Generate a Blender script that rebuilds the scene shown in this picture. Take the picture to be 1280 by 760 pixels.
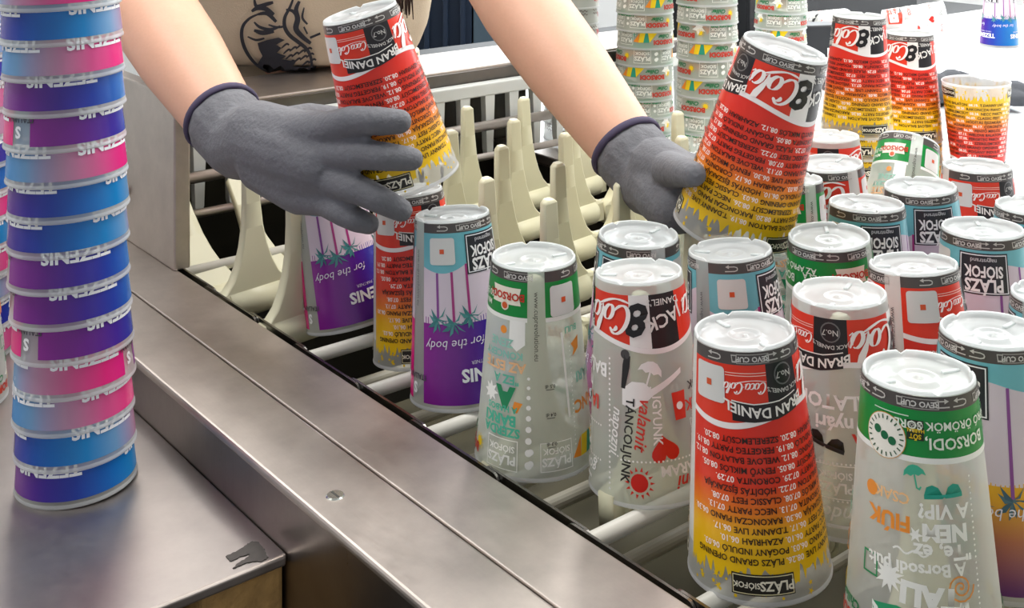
import bpy, bmesh, math, random
from mathutils import Vector, Matrix, noise
from mathutils.geometry import tessellate_polygon

for o in list(bpy.data.objects):
    bpy.data.objects.remove(o)
scene = bpy.context.scene
COL = scene.collection
PI = math.pi
random.seed(7)

# ------------------------------------------------------------------ camera
CAMZ, F = 1.35, 1500.0
cam_d = bpy.data.cameras.new('camera')
cam_d.sensor_fit = 'HORIZONTAL'
cam_d.sensor_width = 36.0
cam_d.lens = F / 1280.0 * 36.0
cam_d.shift_y = -560.0 / 1280.0
cam_d.clip_start = 0.02
cam = bpy.data.objects.new('camera', cam_d)
cam.location = (0, 0, CAMZ)
cam.rotation_euler = (PI / 2, 0, 0)
COL.objects.link(cam)
scene.camera = cam

# ------------------------------------------------------------------ world, lights, exposure
w = bpy.data.worlds.new('world')
scene.world = w
w.use_nodes = True
w.node_tree.nodes['Background'].inputs[0].default_value = (0.93, 0.96, 1.0, 1)
w.node_tree.nodes['Background'].inputs[1].default_value = 0.45

def area(name, loc, rot, sx, sy, power, col=(1, 0.96, 0.9)):
    l = bpy.data.lights.new(name, 'AREA')
    l.shape = 'RECTANGLE'; l.size = sx; l.size_y = sy
    l.energy = power; l.color = col
    o = bpy.data.objects.new(name, l)
    o.location = loc; o.rotation_euler = rot
    COL.objects.link(o)
    return o
for i, (x, y) in enumerate(((-1.3, 0.9), (0.6, 1.2), (-1.2, 3.0), (0.9, 3.2), (2.3, 1.6), (2.3, 3.4))):
    area('ceiling_lamp', (x, y, 2.84), (0, 0, 0), 1.2, 0.6, (26, 24, 22, 34, 30, 34)[i], (1, 0.97, 0.93))

scene.view_settings.view_transform = 'Standard'
scene.view_settings.look = 'None'
scene.view_settings.gamma = 1.0
scene.view_settings.use_curve_mapping = False
scene.view_settings.exposure = 0.35
scene.cycles.transparent_max_bounces = 32
scene.cycles.max_bounces = 10

# ------------------------------------------------------------------ helpers
def P(px, py, Y):
    return Vector((Y * (px - 640) / F, Y, CAMZ - Y * (py + 180) / F))

def on_plane(px, py, z):
    return P(px, py, (CAMZ - z) * F / (py + 180))

MA = math.atan2(.627, .779)                       # direction of the conveyor frame
A0 = Vector((-.022, .832, 0))
def to_st(v):                                     # world -> conveyor frame (s, t)
    x, y = v[0] - A0.x, v[1] - A0.y
    return (x * math.cos(MA) + y * math.sin(MA), -x * math.sin(MA) + y * math.cos(MA))
def from_st(s, t, z=0):
    return Vector((A0.x + s * math.cos(MA) - t * math.sin(MA), A0.y + s * math.sin(MA) + t * math.cos(MA), z))

def lin(c):
    return c / 12.92 if c <= .04045 else ((c + .055) / 1.055) ** 2.4
def hexc(h):
    h = h.lstrip('#')
    return tuple(lin(int(h[i:i + 2], 16) / 255) for i in (0, 2, 4)) + (1.0,)

MATS = {}
def new_mat(name):
    m = bpy.data.materials.new(name)
    m.use_nodes = True
    nt = m.node_tree
    return m, nt, nt.nodes['Principled BSDF'], nt.nodes['Material Output']

def plain(name, col, rough=.5, metal=0.0, spec=.5, bump=0.0, bscale=60, vary=0.0, coat=0.0):
    if name in MATS: return MATS[name]
    m, nt, b, out = new_mat(name)
    c = hexc(col) if isinstance(col, str) else tuple(col) + (1,)
    b.inputs['Base Color'].default_value = c
    b.inputs['Roughness'].default_value = rough
    b.inputs['Metallic'].default_value = metal
    b.inputs['Specular IOR Level'].default_value = spec
    b.inputs['Coat Weight'].default_value = coat
    if bump or vary:
        tc = nt.nodes.new('ShaderNodeTexCoord')
        n = nt.nodes.new('ShaderNodeTexNoise'); n.inputs['Scale'].default_value = bscale; n.inputs['Detail'].default_value = 5
        nt.links.new(tc.outputs['Object'], n.inputs['Vector'])
        if bump:
            bp = nt.nodes.new('ShaderNodeBump'); bp.inputs['Strength'].default_value = bump; bp.inputs['Distance'].default_value = .004
            nt.links.new(n.outputs['Fac'], bp.inputs['Height']); nt.links.new(bp.outputs['Normal'], b.inputs['Normal'])
        if vary:
            mx = nt.nodes.new('ShaderNodeMix'); mx.data_type = 'RGBA'
            mx.inputs['A'].default_value = tuple(v * (1 - vary) for v in c[:3]) + (1,)
            mx.inputs['B'].default_value = tuple(min(1, v * (1 + vary)) for v in c[:3]) + (1,)
            nt.links.new(n.outputs['Fac'], mx.inputs['Factor']); nt.links.new(mx.outputs['Result'], b.inputs['Base Color'])
    MATS[name] = m
    return m

def ink(col):
    return plain('ink_' + col.lstrip('#'), col, rough=.32, spec=.4)

def ramp_ink(name, stops, axis=1, rough=.3):
    if name in MATS: return MATS[name]
    m, nt, b, out = new_mat(name)
    uv = nt.nodes.new('ShaderNodeUVMap'); uv.uv_map = 'UVMap'
    sp = nt.nodes.new('ShaderNodeSeparateXYZ')
    r = nt.nodes.new('ShaderNodeValToRGB')
    nt.links.new(uv.outputs[0], sp.inputs[0]); nt.links.new(sp.outputs[axis], r.inputs[0])
    e = r.color_ramp.elements
    while len(e) < len(stops): e.new(.5)
    for el, (p, c) in zip(e, stops):
        el.position = p; el.color = hexc(c)
    nt.links.new(r.outputs[0], b.inputs['Base Color'])
    b.inputs['Roughness'].default_value = rough
    b.inputs['Specular IOR Level'].default_value = .4
    MATS[name] = m
    return m

def frosted(name, col, clear, rough=.28):
    """milky see-through plastic: part of the light passes straight, part is scattered"""
    if name in MATS: return MATS[name]
    m, nt, b, out = new_mat(name)
    c = hexc(col)
    b.inputs['Base Color'].default_value = c
    b.inputs['Roughness'].default_value = rough
    b.inputs['Specular IOR Level'].default_value = .6
    tl = nt.nodes.new('ShaderNodeBsdfTranslucent'); tl.inputs[0].default_value = c
    tr = nt.nodes.new('ShaderNodeBsdfTransparent'); tr.inputs[0].default_value = (.97, .98, .97, 1)
    m1 = nt.nodes.new('ShaderNodeMixShader'); m1.inputs[0].default_value = .45
    nt.links.new(b.outputs[0], m1.inputs[1]); nt.links.new(tl.outputs[0], m1.inputs[2])
    lw = nt.nodes.new('ShaderNodeLayerWeight'); lw.inputs[0].default_value = .35
    mr = nt.nodes.new('ShaderNodeMapRange')
    mr.inputs['From Min'].default_value = 0; mr.inputs['From Max'].default_value = 1
    mr.inputs['To Min'].default_value = 1 - clear; mr.inputs['To Max'].default_value = min(1, 1 - clear + .35)
    nt.links.new(lw.outputs['Facing'], mr.inputs['Value'])
    m2 = nt.nodes.new('ShaderNodeMixShader')
    nt.links.new(mr.outputs[0], m2.inputs[0]); nt.links.new(tr.outputs[0], m2.inputs[1]); nt.links.new(m1.outputs[0], m2.inputs[2])
    nt.links.new(m2.outputs[0], out.inputs[0])
    MATS[name] = m
    return m

def steel(name, col, rough, sx=1.0, sy=14.0, amount=.16, blotch=.25):
    if name in MATS: return MATS[name]
    m, nt, b, out = new_mat(name)
    c = hexc(col)
    b.inputs['Metallic'].default_value = 1.0
    tc = nt.nodes.new('ShaderNodeTexCoord')
    mp = nt.nodes.new('ShaderNodeMapping'); mp.inputs['Scale'].default_value = (sx * 40, sy * 40, 40)
    n = nt.nodes.new('ShaderNodeTexNoise'); n.inputs['Scale'].default_value = 1.0; n.inputs['Detail'].default_value = 4
    n2 = nt.nodes.new('ShaderNodeTexNoise'); n2.inputs['Scale'].default_value = 30; n2.inputs['Detail'].default_value = 6; n2.inputs['Roughness'].default_value = .65
    nt.links.new(tc.outputs['Object'], mp.inputs[0]); nt.links.new(mp.outputs[0], n.inputs['Vector']); nt.links.new(tc.outputs['Object'], n2.inputs['Vector'])
    mr = nt.nodes.new('ShaderNodeMapRange'); mr.inputs['To Min'].default_value = rough - amount / 2; mr.inputs['To Max'].default_value = rough + amount / 2
    ad = nt.nodes.new('ShaderNodeMath'); ad.operation = 'MULTIPLY_ADD'; ad.inputs[1].default_value = .5
    ad2 = nt.nodes.new('ShaderNodeMath'); ad2.operation = 'MULTIPLY'; ad2.inputs[1].default_value = .5
    nt.links.new(n2.outputs['Fac'], ad2.inputs[0]); nt.links.new(n.outputs['Fac'], ad.inputs[0]); nt.links.new(ad2.outputs[0], ad.inputs[2])
    nt.links.new(ad.outputs[0], mr.inputs['Value']); nt.links.new(mr.outputs[0], b.inputs['Roughness'])
    mx = nt.nodes.new('ShaderNodeMix'); mx.data_type = 'RGBA'
    mx.inputs['A'].default_value = tuple(v * (1 - blotch) for v in c[:3]) + (1,)
    mx.inputs['B'].default_value = tuple(min(1, v * (1 + blotch)) for v in c[:3]) + (1,)
    nt.links.new(n2.outputs['Fac'], mx.inputs['Factor']); nt.links.new(mx.outputs['Result'], b.inputs['Base Color'])
    bp = nt.nodes.new('ShaderNodeBump'); bp.inputs['Strength'].default_value = .06; bp.inputs['Distance'].default_value = .001
    nt.links.new(n.outputs['Fac'], bp.inputs['Height']); nt.links.new(bp.outputs['Normal'], b.inputs['Normal'])
    MATS[name] = m
    return m

def link(name, mesh, parent=None, mats=None, smooth=False, **props):
    o = bpy.data.objects.new(name, mesh)
    COL.objects.link(o)
    if parent is not None: o.parent = parent
    if mats is not None:
        for mm in (mats if isinstance(mats, (list, tuple)) else [mats]): mesh.materials.append(mm)
    if smooth and mesh is not None:
        for p in mesh.polygons: p.use_smooth = True
    for k, v in props.items(): o[k] = v
    return o

def thing(name, label, cat, group=None, loc=(0, 0, 0), rot=(0, 0, 0), kind=None):
    o = bpy.data.objects.new(name, None)
    o.empty_display_size = .02
    COL.objects.link(o)
    o.location = loc; o.rotation_euler = rot
    o['label'] = label; o['category'] = cat
    if group: o['group'] = group
    if kind: o['kind'] = kind
    return o

def mesh_from(name, v, f):
    m = bpy.data.meshes.new(name); m.from_pydata([tuple(x) for x in v], [], f); m.update()
    return m

def bm_mesh(name, bm):
    bmesh.ops.recalc_face_normals(bm, faces=bm.faces)
    m = bpy.data.meshes.new(name); bm.to_mesh(m); bm.free()
    return m

def bm_box(bm, lo, hi, bevel=0, seg=2, mat=None):
    M = Matrix.Translation([(a + b) / 2 for a, b in zip(lo, hi)]) @ Matrix.Diagonal([b - a for a, b in zip(lo, hi)] + [1])
    if mat is not None: M = mat @ M
    r = bmesh.ops.create_cube(bm, size=1, matrix=M)
    if bevel:
        es = set()
        for v in r['verts']:
            for e in v.link_edges: es.add(e)
        bmesh.ops.bevel(bm, geom=list(es), offset=bevel, segments=seg, affect='EDGES', profile=.5)

def box_mesh(name, lo, hi, bevel=0, seg=2):
    bm = bmesh.new(); bm_box(bm, lo, hi, bevel, seg)
    return bm_mesh(name, bm)

def bm_cyl(bm, a, b, r1, r2=None, n=16, caps=True):
    a, b = Vector(a), Vector(b)
    if r2 is None: r2 = r1
    dirv = b - a
    q = Vector((0, 0, 1)).rotation_difference(dirv.normalized()).to_matrix().to_4x4()
    M = Matrix.Translation((a + b) / 2) @ q
    bmesh.ops.create_cone(bm, cap_ends=caps, cap_tris=False, segments=n, radius1=r1, radius2=r2, depth=dirv.length, matrix=M)

def prism(name, pts, z0, z1, axis='z'):
    """polygon (a,b) extruded; axis z: (a,b,z); axis y: (a, y, b); axis x: (x, a, b)"""
    n = len(pts); v = []
    for z in (z0, z1):
        for a, b in pts:
            v.append((a, b, z) if axis == 'z' else ((a, z, b) if axis == 'y' else (z, a, b)))
    f = [list(range(n))[::-1], list(range(n, 2 * n))] + [[i, (i + 1) % n, n + (i + 1) % n, n + i] for i in range(n)]
    m = mesh_from(name, v, f)
    bm = bmesh.new(); bm.from_mesh(m); bmesh.ops.recalc_face_normals(bm, faces=bm.faces); bm.to_mesh(m); bm.free()
    return m

# ------------------------------------------------------------------ materials of the place
M_STEEL = steel('brushed_steel', '#beb5ae', .42, 14, 1, amount=.22, blotch=.26)
M_STEEL_T = steel('worn_table_steel', '#ada6a2', .36, 3, 3, blotch=.18)
M_STEEL_D = steel('dark_steel', '#6c6864', .35)
M_TUB = plain('tub_dark', '#34322b', rough=.45, metal=.5, bump=.1, bscale=12)
M_PEG = plain('peg_plastic', '#d9d6b8', rough=.38, spec=.45, vary=.06, bscale=18)
M_ROD = plain('rod_plastic', '#e3e1d6', rough=.4, vary=.04)
M_COMB = plain('comb_plastic', '#cfd3d0', rough=.4)
M_WHITE_TABLE = plain('white_table_top', '#f1f4f8', rough=.22, spec=.5)
M_WALL = plain('white_wall', '#dfe2e3', rough=.8, bump=.05)
M_NAVY = plain('navy_frame', '#1f2b3d', rough=.4)
M_SLATE = plain('slate_glass', '#4b5a66', rough=.25)
M_BLACK = plain('black_plastic', '#17191d', rough=.4)
M_SKIN = plain('skin', '#dcab90', rough=.5, bump=.04, bscale=300, vary=.05)
M_SKIN.node_tree.nodes['Principled BSDF'].inputs['Subsurface Weight'].default_value = .12
M_SKIN.node_tree.nodes['Principled BSDF'].inputs['Subsurface Radius'].default_value = (.02, .008, .004)
M_GLOVE = plain('glove_knit', '#6a6b70', rough=.75, bump=.35, bscale=220, vary=.12)
M_CUFF = plain('glove_cuff', '#474059', rough=.8)
M_SHIRT = plain('beige_cotton', '#dac9b2', rough=.9, bump=.15, bscale=500, vary=.04)
M_TROUSER = plain('trouser_cloth', '#23262d', rough=.9)
M_HAIR = plain('dark_brown_hair', '#3a2722', rough=.45)
M_PRINT_NAVY = plain('shirt_ink', '#33353f', rough=.85)
M_WOOD = plain('chipped_wood', '#b08a52', rough=.8, bump=.8, bscale=90, vary=.45)
M_CLEAR = frosted('cup_plastic_clear', '#eceeea', .58)
M_BASE = frosted('cup_plastic_base', '#eef2f2', .22, rough=.16)
M_CLEAR_G = frosted('cup_plastic_greenish', '#e6ece4', .52)
M_RIM = frosted('cup_plastic_rim', '#eceef0', .45)

# ------------------------------------------------------------------ room shell
def struct(name, mesh, mats, **kw):
    return link(name, mesh, None, mats, kind='structure', **kw)
M_FLOOR = plain('floor_tiles', '#3f3c39', rough=.6, vary=.1, bscale=6)
struct('floor', box_mesh('floor', (-3.2, -3.2, -.05), (4.2, 4.6, 0)), M_FLOOR, label='grey floor of the washing room', category='floor')
struct('wall_back', box_mesh('wall_back', (-3.2, 4.5, 0), (4.2, 4.6, 2.9)), M_WALL, label='white wall behind the cup stacks', category='wall')
struct('wall_left', box_mesh('wall_left', (-3.3, -1.2, 0), (-3.2, 4.6, 2.9)), M_WALL, label='white side wall beyond the steel table', category='wall')
struct('wall_right', box_mesh('wall_right', (4.2, -1.2, 0), (4.3, 4.6, 2.9)), M_WALL, label='white side wall beyond the white table', category='wall')
struct('ceiling', box_mesh('ceiling', (-3.3, -1.2, 2.9), (4.3, 4.6, 2.95)), M_WALL, label='white ceiling over the washing room', category='ceiling')
cab = thing('navy_cabinet', 'dark navy cabinet with slate side panel standing behind the worker', 'cabinet', loc=(-.3, 4.2, 0))
link('cabinet_body', box_mesh('cabinet_body', (-.55, -.02, 0), (.16, .28, .95), .004), cab, M_NAVY)
for i, x in enumerate((-.06, -.005, .06, .12)):
    link('front_ridge', box_mesh('front_ridge', (x, -.05, 0), (x + .018, -.02, .95), .004), cab, M_NAVY)
link('side_panel', box_mesh('side_panel', (.165, -.02, 0), (.42, .28, .95), .003), cab, M_SLATE)
win = thing('added_window', 'unseen glowing window added to the white wall for bright reflections', 'window', kind='structure', loc=(1.9, 4.5, 0))  # added out of view, gives white reflections on cup bases and end rail
mw, ntw, bw, ow = new_mat('added_window_glow')
bw.inputs['Base Color'].default_value = (.8, .85, .9, 1); bw.inputs['Emission Color'].default_value = (.92, .97, 1, 1); bw.inputs['Emission Strength'].default_value = 3.2
for i in range(4):
    x = -2.25 + i * .9
    link('added_glow_pane', box_mesh('added_glow_pane', (x + .03, -.012, 1.35), (x + .87, -.006, 2.6)), win, mw)
for x in (-2.25, -1.35, -.45, .45, 1.35):
    link('added_window_frame', box_mesh('added_window_frame', (x - .03, -.03, 1.30), (x + .03, 0, 2.65), .003), win, M_COMB)
for z in (1.30, 2.62):
    link('added_window_frame', box_mesh('added_window_frame', (-2.28, -.032, z), (1.38, 0, z + .05), .003), win, M_COMB)

# ------------------------------------------------------------------ washing machine frame
mach = thing('cup_washing_machine', 'stainless steel conveyor washer frame with long flat ledge beside the cups', 'machine', loc=A0, rot=(0, 0, MA))
ZL = .918
link('ledge_plate', box_mesh('ledge_plate', (-.0510, -1.0, ZL - .012), (.0086, 1.2, ZL), .0012), mach, M_STEEL)
link('ledge_plate', box_mesh('ledge_plate', (-.1115, -1.0, ZL - .007), (-.0520, 1.2, ZL + .0003), .0028, 3), mach, M_STEEL)
link('front_apron', box_mesh('front_apron', (-.1113, -1.0, .35), (-.1078, 1.2, ZL - .004), .001), mach, steel('apron_steel_dark_reflection', '#9d958f', .30, 1, 14, blotch=.2))  # dark reflection on the face is put into this darker steel colour
link('inner_apron', box_mesh('inner_apron', (-.002, -1.0, .5), (.001, 1.2, ZL - .006), .001), mach, M_STEEL_D)
link('side_panel', box_mesh('side_panel', (.004, .530, ZL), (.022, 1.12, 1.10), .002), mach, M_STEEL)
link('tub_floor', box_mesh('tub_floor', (-.003, -1.0, .60), (.66, .84, .61)), mach, M_TUB)
link('drip_tray', box_mesh('drip_tray', (.012, -1.0, .790), (.63, .36, .796), .002), mach, plain('tray_olive', '#676350', rough=.5, metal=.3, bump=.1, bscale=14, vary=.15))
link('tub_end_wall', box_mesh('tub_end_wall', (-.003, .80, .35), (.70, .82, 1.03)), mach, M_TUB)
link('tub_side_wall', box_mesh('tub_side_wall', (.632, -1.0, .35), (.642, .82, .90)), mach, M_TUB)
link('far_ledge', box_mesh('far_ledge', (.632, -1.0, .895), (.676, .84, .912), .002), mach, M_STEEL)
link('end_rail', box_mesh('end_rail', (-.003, .70, 1.034), (.95, .835, 1.050), .002), mach, M_STEEL)
link('rail_lip', box_mesh('rail_lip', (.0, .697, 1.026), (.95, .703, 1.046), .001), mach, M_STEEL_D)
bm = bmesh.new(); bm_cyl(bm, (.0, .66, .975), (.63, .66, .975), .007, n=12)
link('cross_bar', bm_mesh('cross_bar', bm), mach, M_STEEL, True)
bm = bmesh.new(); bm_cyl(bm, (.02, .62, .945), (.63, .62, .945), .005, n=12)
link('cross_bar', bm_mesh('cross_bar', bm), mach, M_STEEL, True)
# countersunk screw
sc = on_plane(419, 620, ZL); ss, st = to_st(sc)
bm = bmesh.new()
bm_cyl(bm, (ss, st, ZL), (ss, st, ZL + .0012), .0068, .0055, 20)
scr = link('screw', bm_mesh('screw', bm), mach, plain('bright_zinc', '#d6d8d2', rough=.22, metal=1.0))
bm = bmesh.new(); bm_box(bm, (ss - .0007, st - .0045, ZL + .0010), (ss + .0007, st + .0045, ZL + .0014))
link('slot', bm_mesh('slot', bm), scr, plain('slot_dark', '#3a3a35', rough=.6))
# comb with hanging teeth under the end rail
comb = link('splash_comb', box_mesh('splash_comb', (.03, .676, 1.012), (.95, .694, 1.030), .002), mach, M_COMB)
tb = None
tooth_pts = [(-.0085, 1.014), (.0085, 1.014), (.0055, .935), (.0035, .928), (-.0035, .928), (-.0055, .935)]
for i in range(21):
    s0 = .055 + i * .0435
    if tb is None:
        bm = bmesh.new()
        tb = prism('comb_tooth', tooth_pts, .677, .688, 'y')
        tb.materials.append(M_COMB)
    o = link('comb_tooth', tb, comb); o.location = (s0, 0, 0)
# legs
for s0, t0 in ((-.10, -.9), (-.10, 1.1), (.60, -.9), (.60, .75)):
    link('leg', box_mesh('leg', (s0 - .02, t0 - .02, 0), (s0 + .02, t0 + .02, .5), .003), mach, M_STEEL)

# ------------------------------------------------------------------ left steel table
tab = thing('steel_table', 'worn stainless steel side table carrying the purple and blue cup stacks', 'table', loc=A0, rot=(0, 0, MA))
TZ, TF = .875, .0706
link('table_top', box_mesh('table_top', (-.95, TF, TZ - .006), (-.1116, 1.25, TZ), .0015), tab, M_STEEL_T)
link('front_lip', box_mesh('front_lip', (-.95, TF - .002, TZ - .007), (-.113, TF + .002, TZ + .0004), .0018, 3), tab, M_STEEL)
link('under_frame', box_mesh('under_frame', (-.94, TF + .02, TZ - .10), (-.18, 1.2, TZ - .012)), tab, M_BLACK)
bm = bmesh.new(); bm_box(bm, (-.172, TF + .003, TZ - .075), (-.114, TF + .10, TZ - .007), .003, 2)
bmesh.ops.subdivide_edges(bm, edges=bm.edges[:], cuts=2)
for v in bm.verts: v.co += Vector(noise.noise_vector(v.co * 70)) * .0022
link('wood_block', bm_mesh('wood_block', bm), tab, M_WOOD, label='chipped brown wooden block under the table corner')
patch = [(282, 697), (297, 689), (306, 683), (316, 677), (323, 679), (331, 688), (335, 697), (327, 703), (318, 702), (306, 705), (291, 711), (297, 705), (310, 697), (312, 693), (300, 697), (289, 702)]
rag = []
for (x0, y0), (x1, y1) in zip(patch, patch[1:] + patch[:1]):
    for q in range(5):
        f_ = q / 5; n_ = noise.noise_vector(Vector((x0 + (x1 - x0) * f_, y0 + (y1 - y0) * f_, 0)) * .45)
        rag.append((x0 + (x1 - x0) * f_ + n_.x * 1.6, y0 + (y1 - y0) * f_ + n_.y * 1.2))
pp = [to_st(on_plane(x, y, TZ)) for x, y in rag]
link('worn_patch', prism('worn_patch', pp, TZ + .0002, TZ + .0006), tab, plain('worn_paint', '#4a4542', rough=.8, vary=.35, bscale=160), label='dark scraped paint patch on the table corner')
for s0, t0 in ((-.9, .25), (-.9, 1.15), (-.20, 1.15), (-.20, .35)):
    link('leg', box_mesh('leg', (s0 - .02, t0 - .02, 0), (s0 + .02, t0 + .02, TZ - .1), .003), tab, M_STEEL)

# ------------------------------------------------------------------ white table behind
wt = thing('white_table', 'bright white table behind the conveyor carrying stacked cups', 'table', loc=A0, rot=(0, 0, MA))
WZ = .90
link('table_top', box_mesh('table_top', (.68, -.9, WZ - .03), (2.95, 1.22, WZ), .004), wt, M_WHITE_TABLE)
for s0, t0 in ((.8, -.8), (2.85, -.8), (.8, 1.15), (2.85, 1.15)):
    link('leg', box_mesh('leg', (s0 - .025, t0 - .025, 0), (s0 + .025, t0 + .025, WZ - .03), .003), wt, M_COMB)

# ------------------------------------------------------------------ peg conveyor
conv = thing('peg_conveyor', 'cream plastic peg conveyor with white cross rods under the cups', 'conveyor', loc=A0, rot=(0, 0, MA))
PITCH, CP, RZ = .0925, .0915, .9015
def row_t(k): return .0095 + PITCH * k
def col_s(j): return .024 + CP * j
bm = bmesh.new(); bm_cyl(bm, (.017, 0, 0), (.63, 0, 0), .0060, n=16)
rod_me = bm_mesh('rod', bm); rod_low = rod_me.copy(); rod_low.materials.append(plain('rod_plastic_darker', '#b3afa0', rough=.45)); rod_me.materials.append(M_ROD)  # return rods get a darker, greyer plastic tone
for p in rod_me.polygons: p.use_smooth = len(p.vertices) == 4
# peg: tapered finger flaring into a saddle, with a boss round the rod
def peg_mesh():
    prof = [(.0080, .133), (.0088, .10), (.0105, .075), (.0140, .055), (.0190, .038), (.0255, .024), (.034, .014), (.0457, .010)]
    bm = bmesh.new()
    def th(z): return .0042 + .0035 * max(0, min(1, (.13 - z) / .13))
    rows = []
    zs = [(.0040, .1365)] + prof
    for hw, z in zs:
        rows.append((hw, z, th(z)))
    rows.append((.0457, -.012, .0080))
    loops = []
    for hw, z, t in rows:
        c = min(.0018, hw * .4, t * .4)
        pts = [(-hw + c, -t), (hw - c, -t), (hw, -t + c), (hw, t - c), (hw - c, t), (-hw + c, t), (-hw, t - c), (-hw, -t + c)]
        loops.append([bm.verts.new((a, b, z)) for a, b in pts])
    for l1, l2 in zip(loops, loops[1:]):
        for i in range(8):
            bm.faces.new((l1[i], l1[(i + 1) % 8], l2[(i + 1) % 8], l2[i]))
    bm.faces.new(loops[0]); bm.faces.new(loops[-1])
    for x0, x1, r in ((-.030, .030, .0155), (-.034, -.030, .0125), (.030, .034, .0125)):
        bm_cyl(bm, (x0, 0, 0), (x1, 0, 0), r, n=20)
    return bm_mesh('peg', bm)
peg_me = peg_mesh(); peg_me.materials.append(M_PEG)
for p in peg_me.polygons: p.use_smooth = len(p.vertices) == 4 and p.area < .0004
link_me = None
def chain_link_mesh():
    bm = bmesh.new()
    L = PITCH
    pts = []
    for i in range(9):
        a = PI / 2 + PI * i / 8; pts.append((-.004 + .0060 * math.cos(a), .0060 * math.sin(a)))
    for i in range(9):
        a = -PI / 2 + PI * i / 8; pts.append((L + .004 + .0060 * math.cos(a), .0060 * math.sin(a)))
    m = prism('chain_link', pts, 0, .0022, 'x')
    return m
link_me = chain_link_mesh(); link_me.materials.append(plain('chain_steel', '#8d8b86', rough=.25, metal=1.0))

# ------------------------------------------------------------------ cups: print designs
H, RM, RB = .147, .0440, .0310
def R(v): return RB + (RM - RB) * v / H
def S(u, v, off=0.0):
    """upright print coordinates (angle in degrees, metres above the cup's base) on a cup that stands mouth down"""
    th = -math.radians(u); r = R(v) + off
    return (r * math.cos(th), r * math.sin(th), H - v)

TXT = {}
def text2d(s, bold, shear):
    k = (s, bold, shear)
    if k not in TXT:
        c = bpy.data.curves.new('t', 'FONT'); c.body = s; c.size = 1; c.align_x = 'CENTER'; c.align_y = 'CENTER'
        c.offset = bold; c.shear = shear; c.resolution_u = 2; c.fill_mode = 'FRONT'
        o = bpy.data.objects.new('t', c)
        m = bpy.data.meshes.new_from_object(o)
        m.calc_loop_triangles()
        TXT[k] = ([(v.co.x, v.co.y) for v in m.vertices], [tuple(t.vertices) for t in m.loop_triangles])
        bpy.data.objects.remove(o); bpy.data.curves.remove(c); bpy.data.meshes.remove(m)
    return TXT[k]

def split_tris(v, tris, mx):
    v = list(v); out = []; st = [t for t in tris]; cache = {}
    while st:
        a, b, c = st.pop()
        e = [((v[a][0] - v[b][0]) ** 2, a, b, c), ((v[b][0] - v[c][0]) ** 2, b, c, a), ((v[c][0] - v[a][0]) ** 2, c, a, b)]
        l, i, j, k = max(e, key=lambda q: q[0])
        if l > mx * mx:
            key = (min(i, j), max(i, j))
            if key not in cache:
                v.append(((v[i][0] + v[j][0]) / 2, (v[i][1] + v[j][1]) / 2)); cache[key] = len(v) - 1
            q = cache[key]
            st.append((i, q, k)); st.append((q, j, k))
        else: out.append((a, b, c))
    return v, out

class Layer:
    def __init__(s): s.v = []; s.f = []; s.m = []; s.uv = []; s.mats = []
    def mi(s, m):
        if m not in s.mats: s.mats.append(m)
        return s.mats.index(m)
    def vert(s, u, v, off):
        s.v.append(S(u, v, off)); s.uv.append((u / 360.0 + .5, v / H)); return len(s.v) - 1
    def build(s, name):
        me = bpy.data.meshes.new(name); me.from_pydata(s.v, [], s.f)
        for m in s.mats: me.materials.append(m)
        for p, i in zip(me.polygons, s.m): p.material_index = i; p.use_smooth = True
        ul = me.uv_layers.new(name='UVMap')
        for l in me.loops: ul.data[l.index].uv = s.uv[l.vertex_index]
        me.update()
        return me

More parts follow.
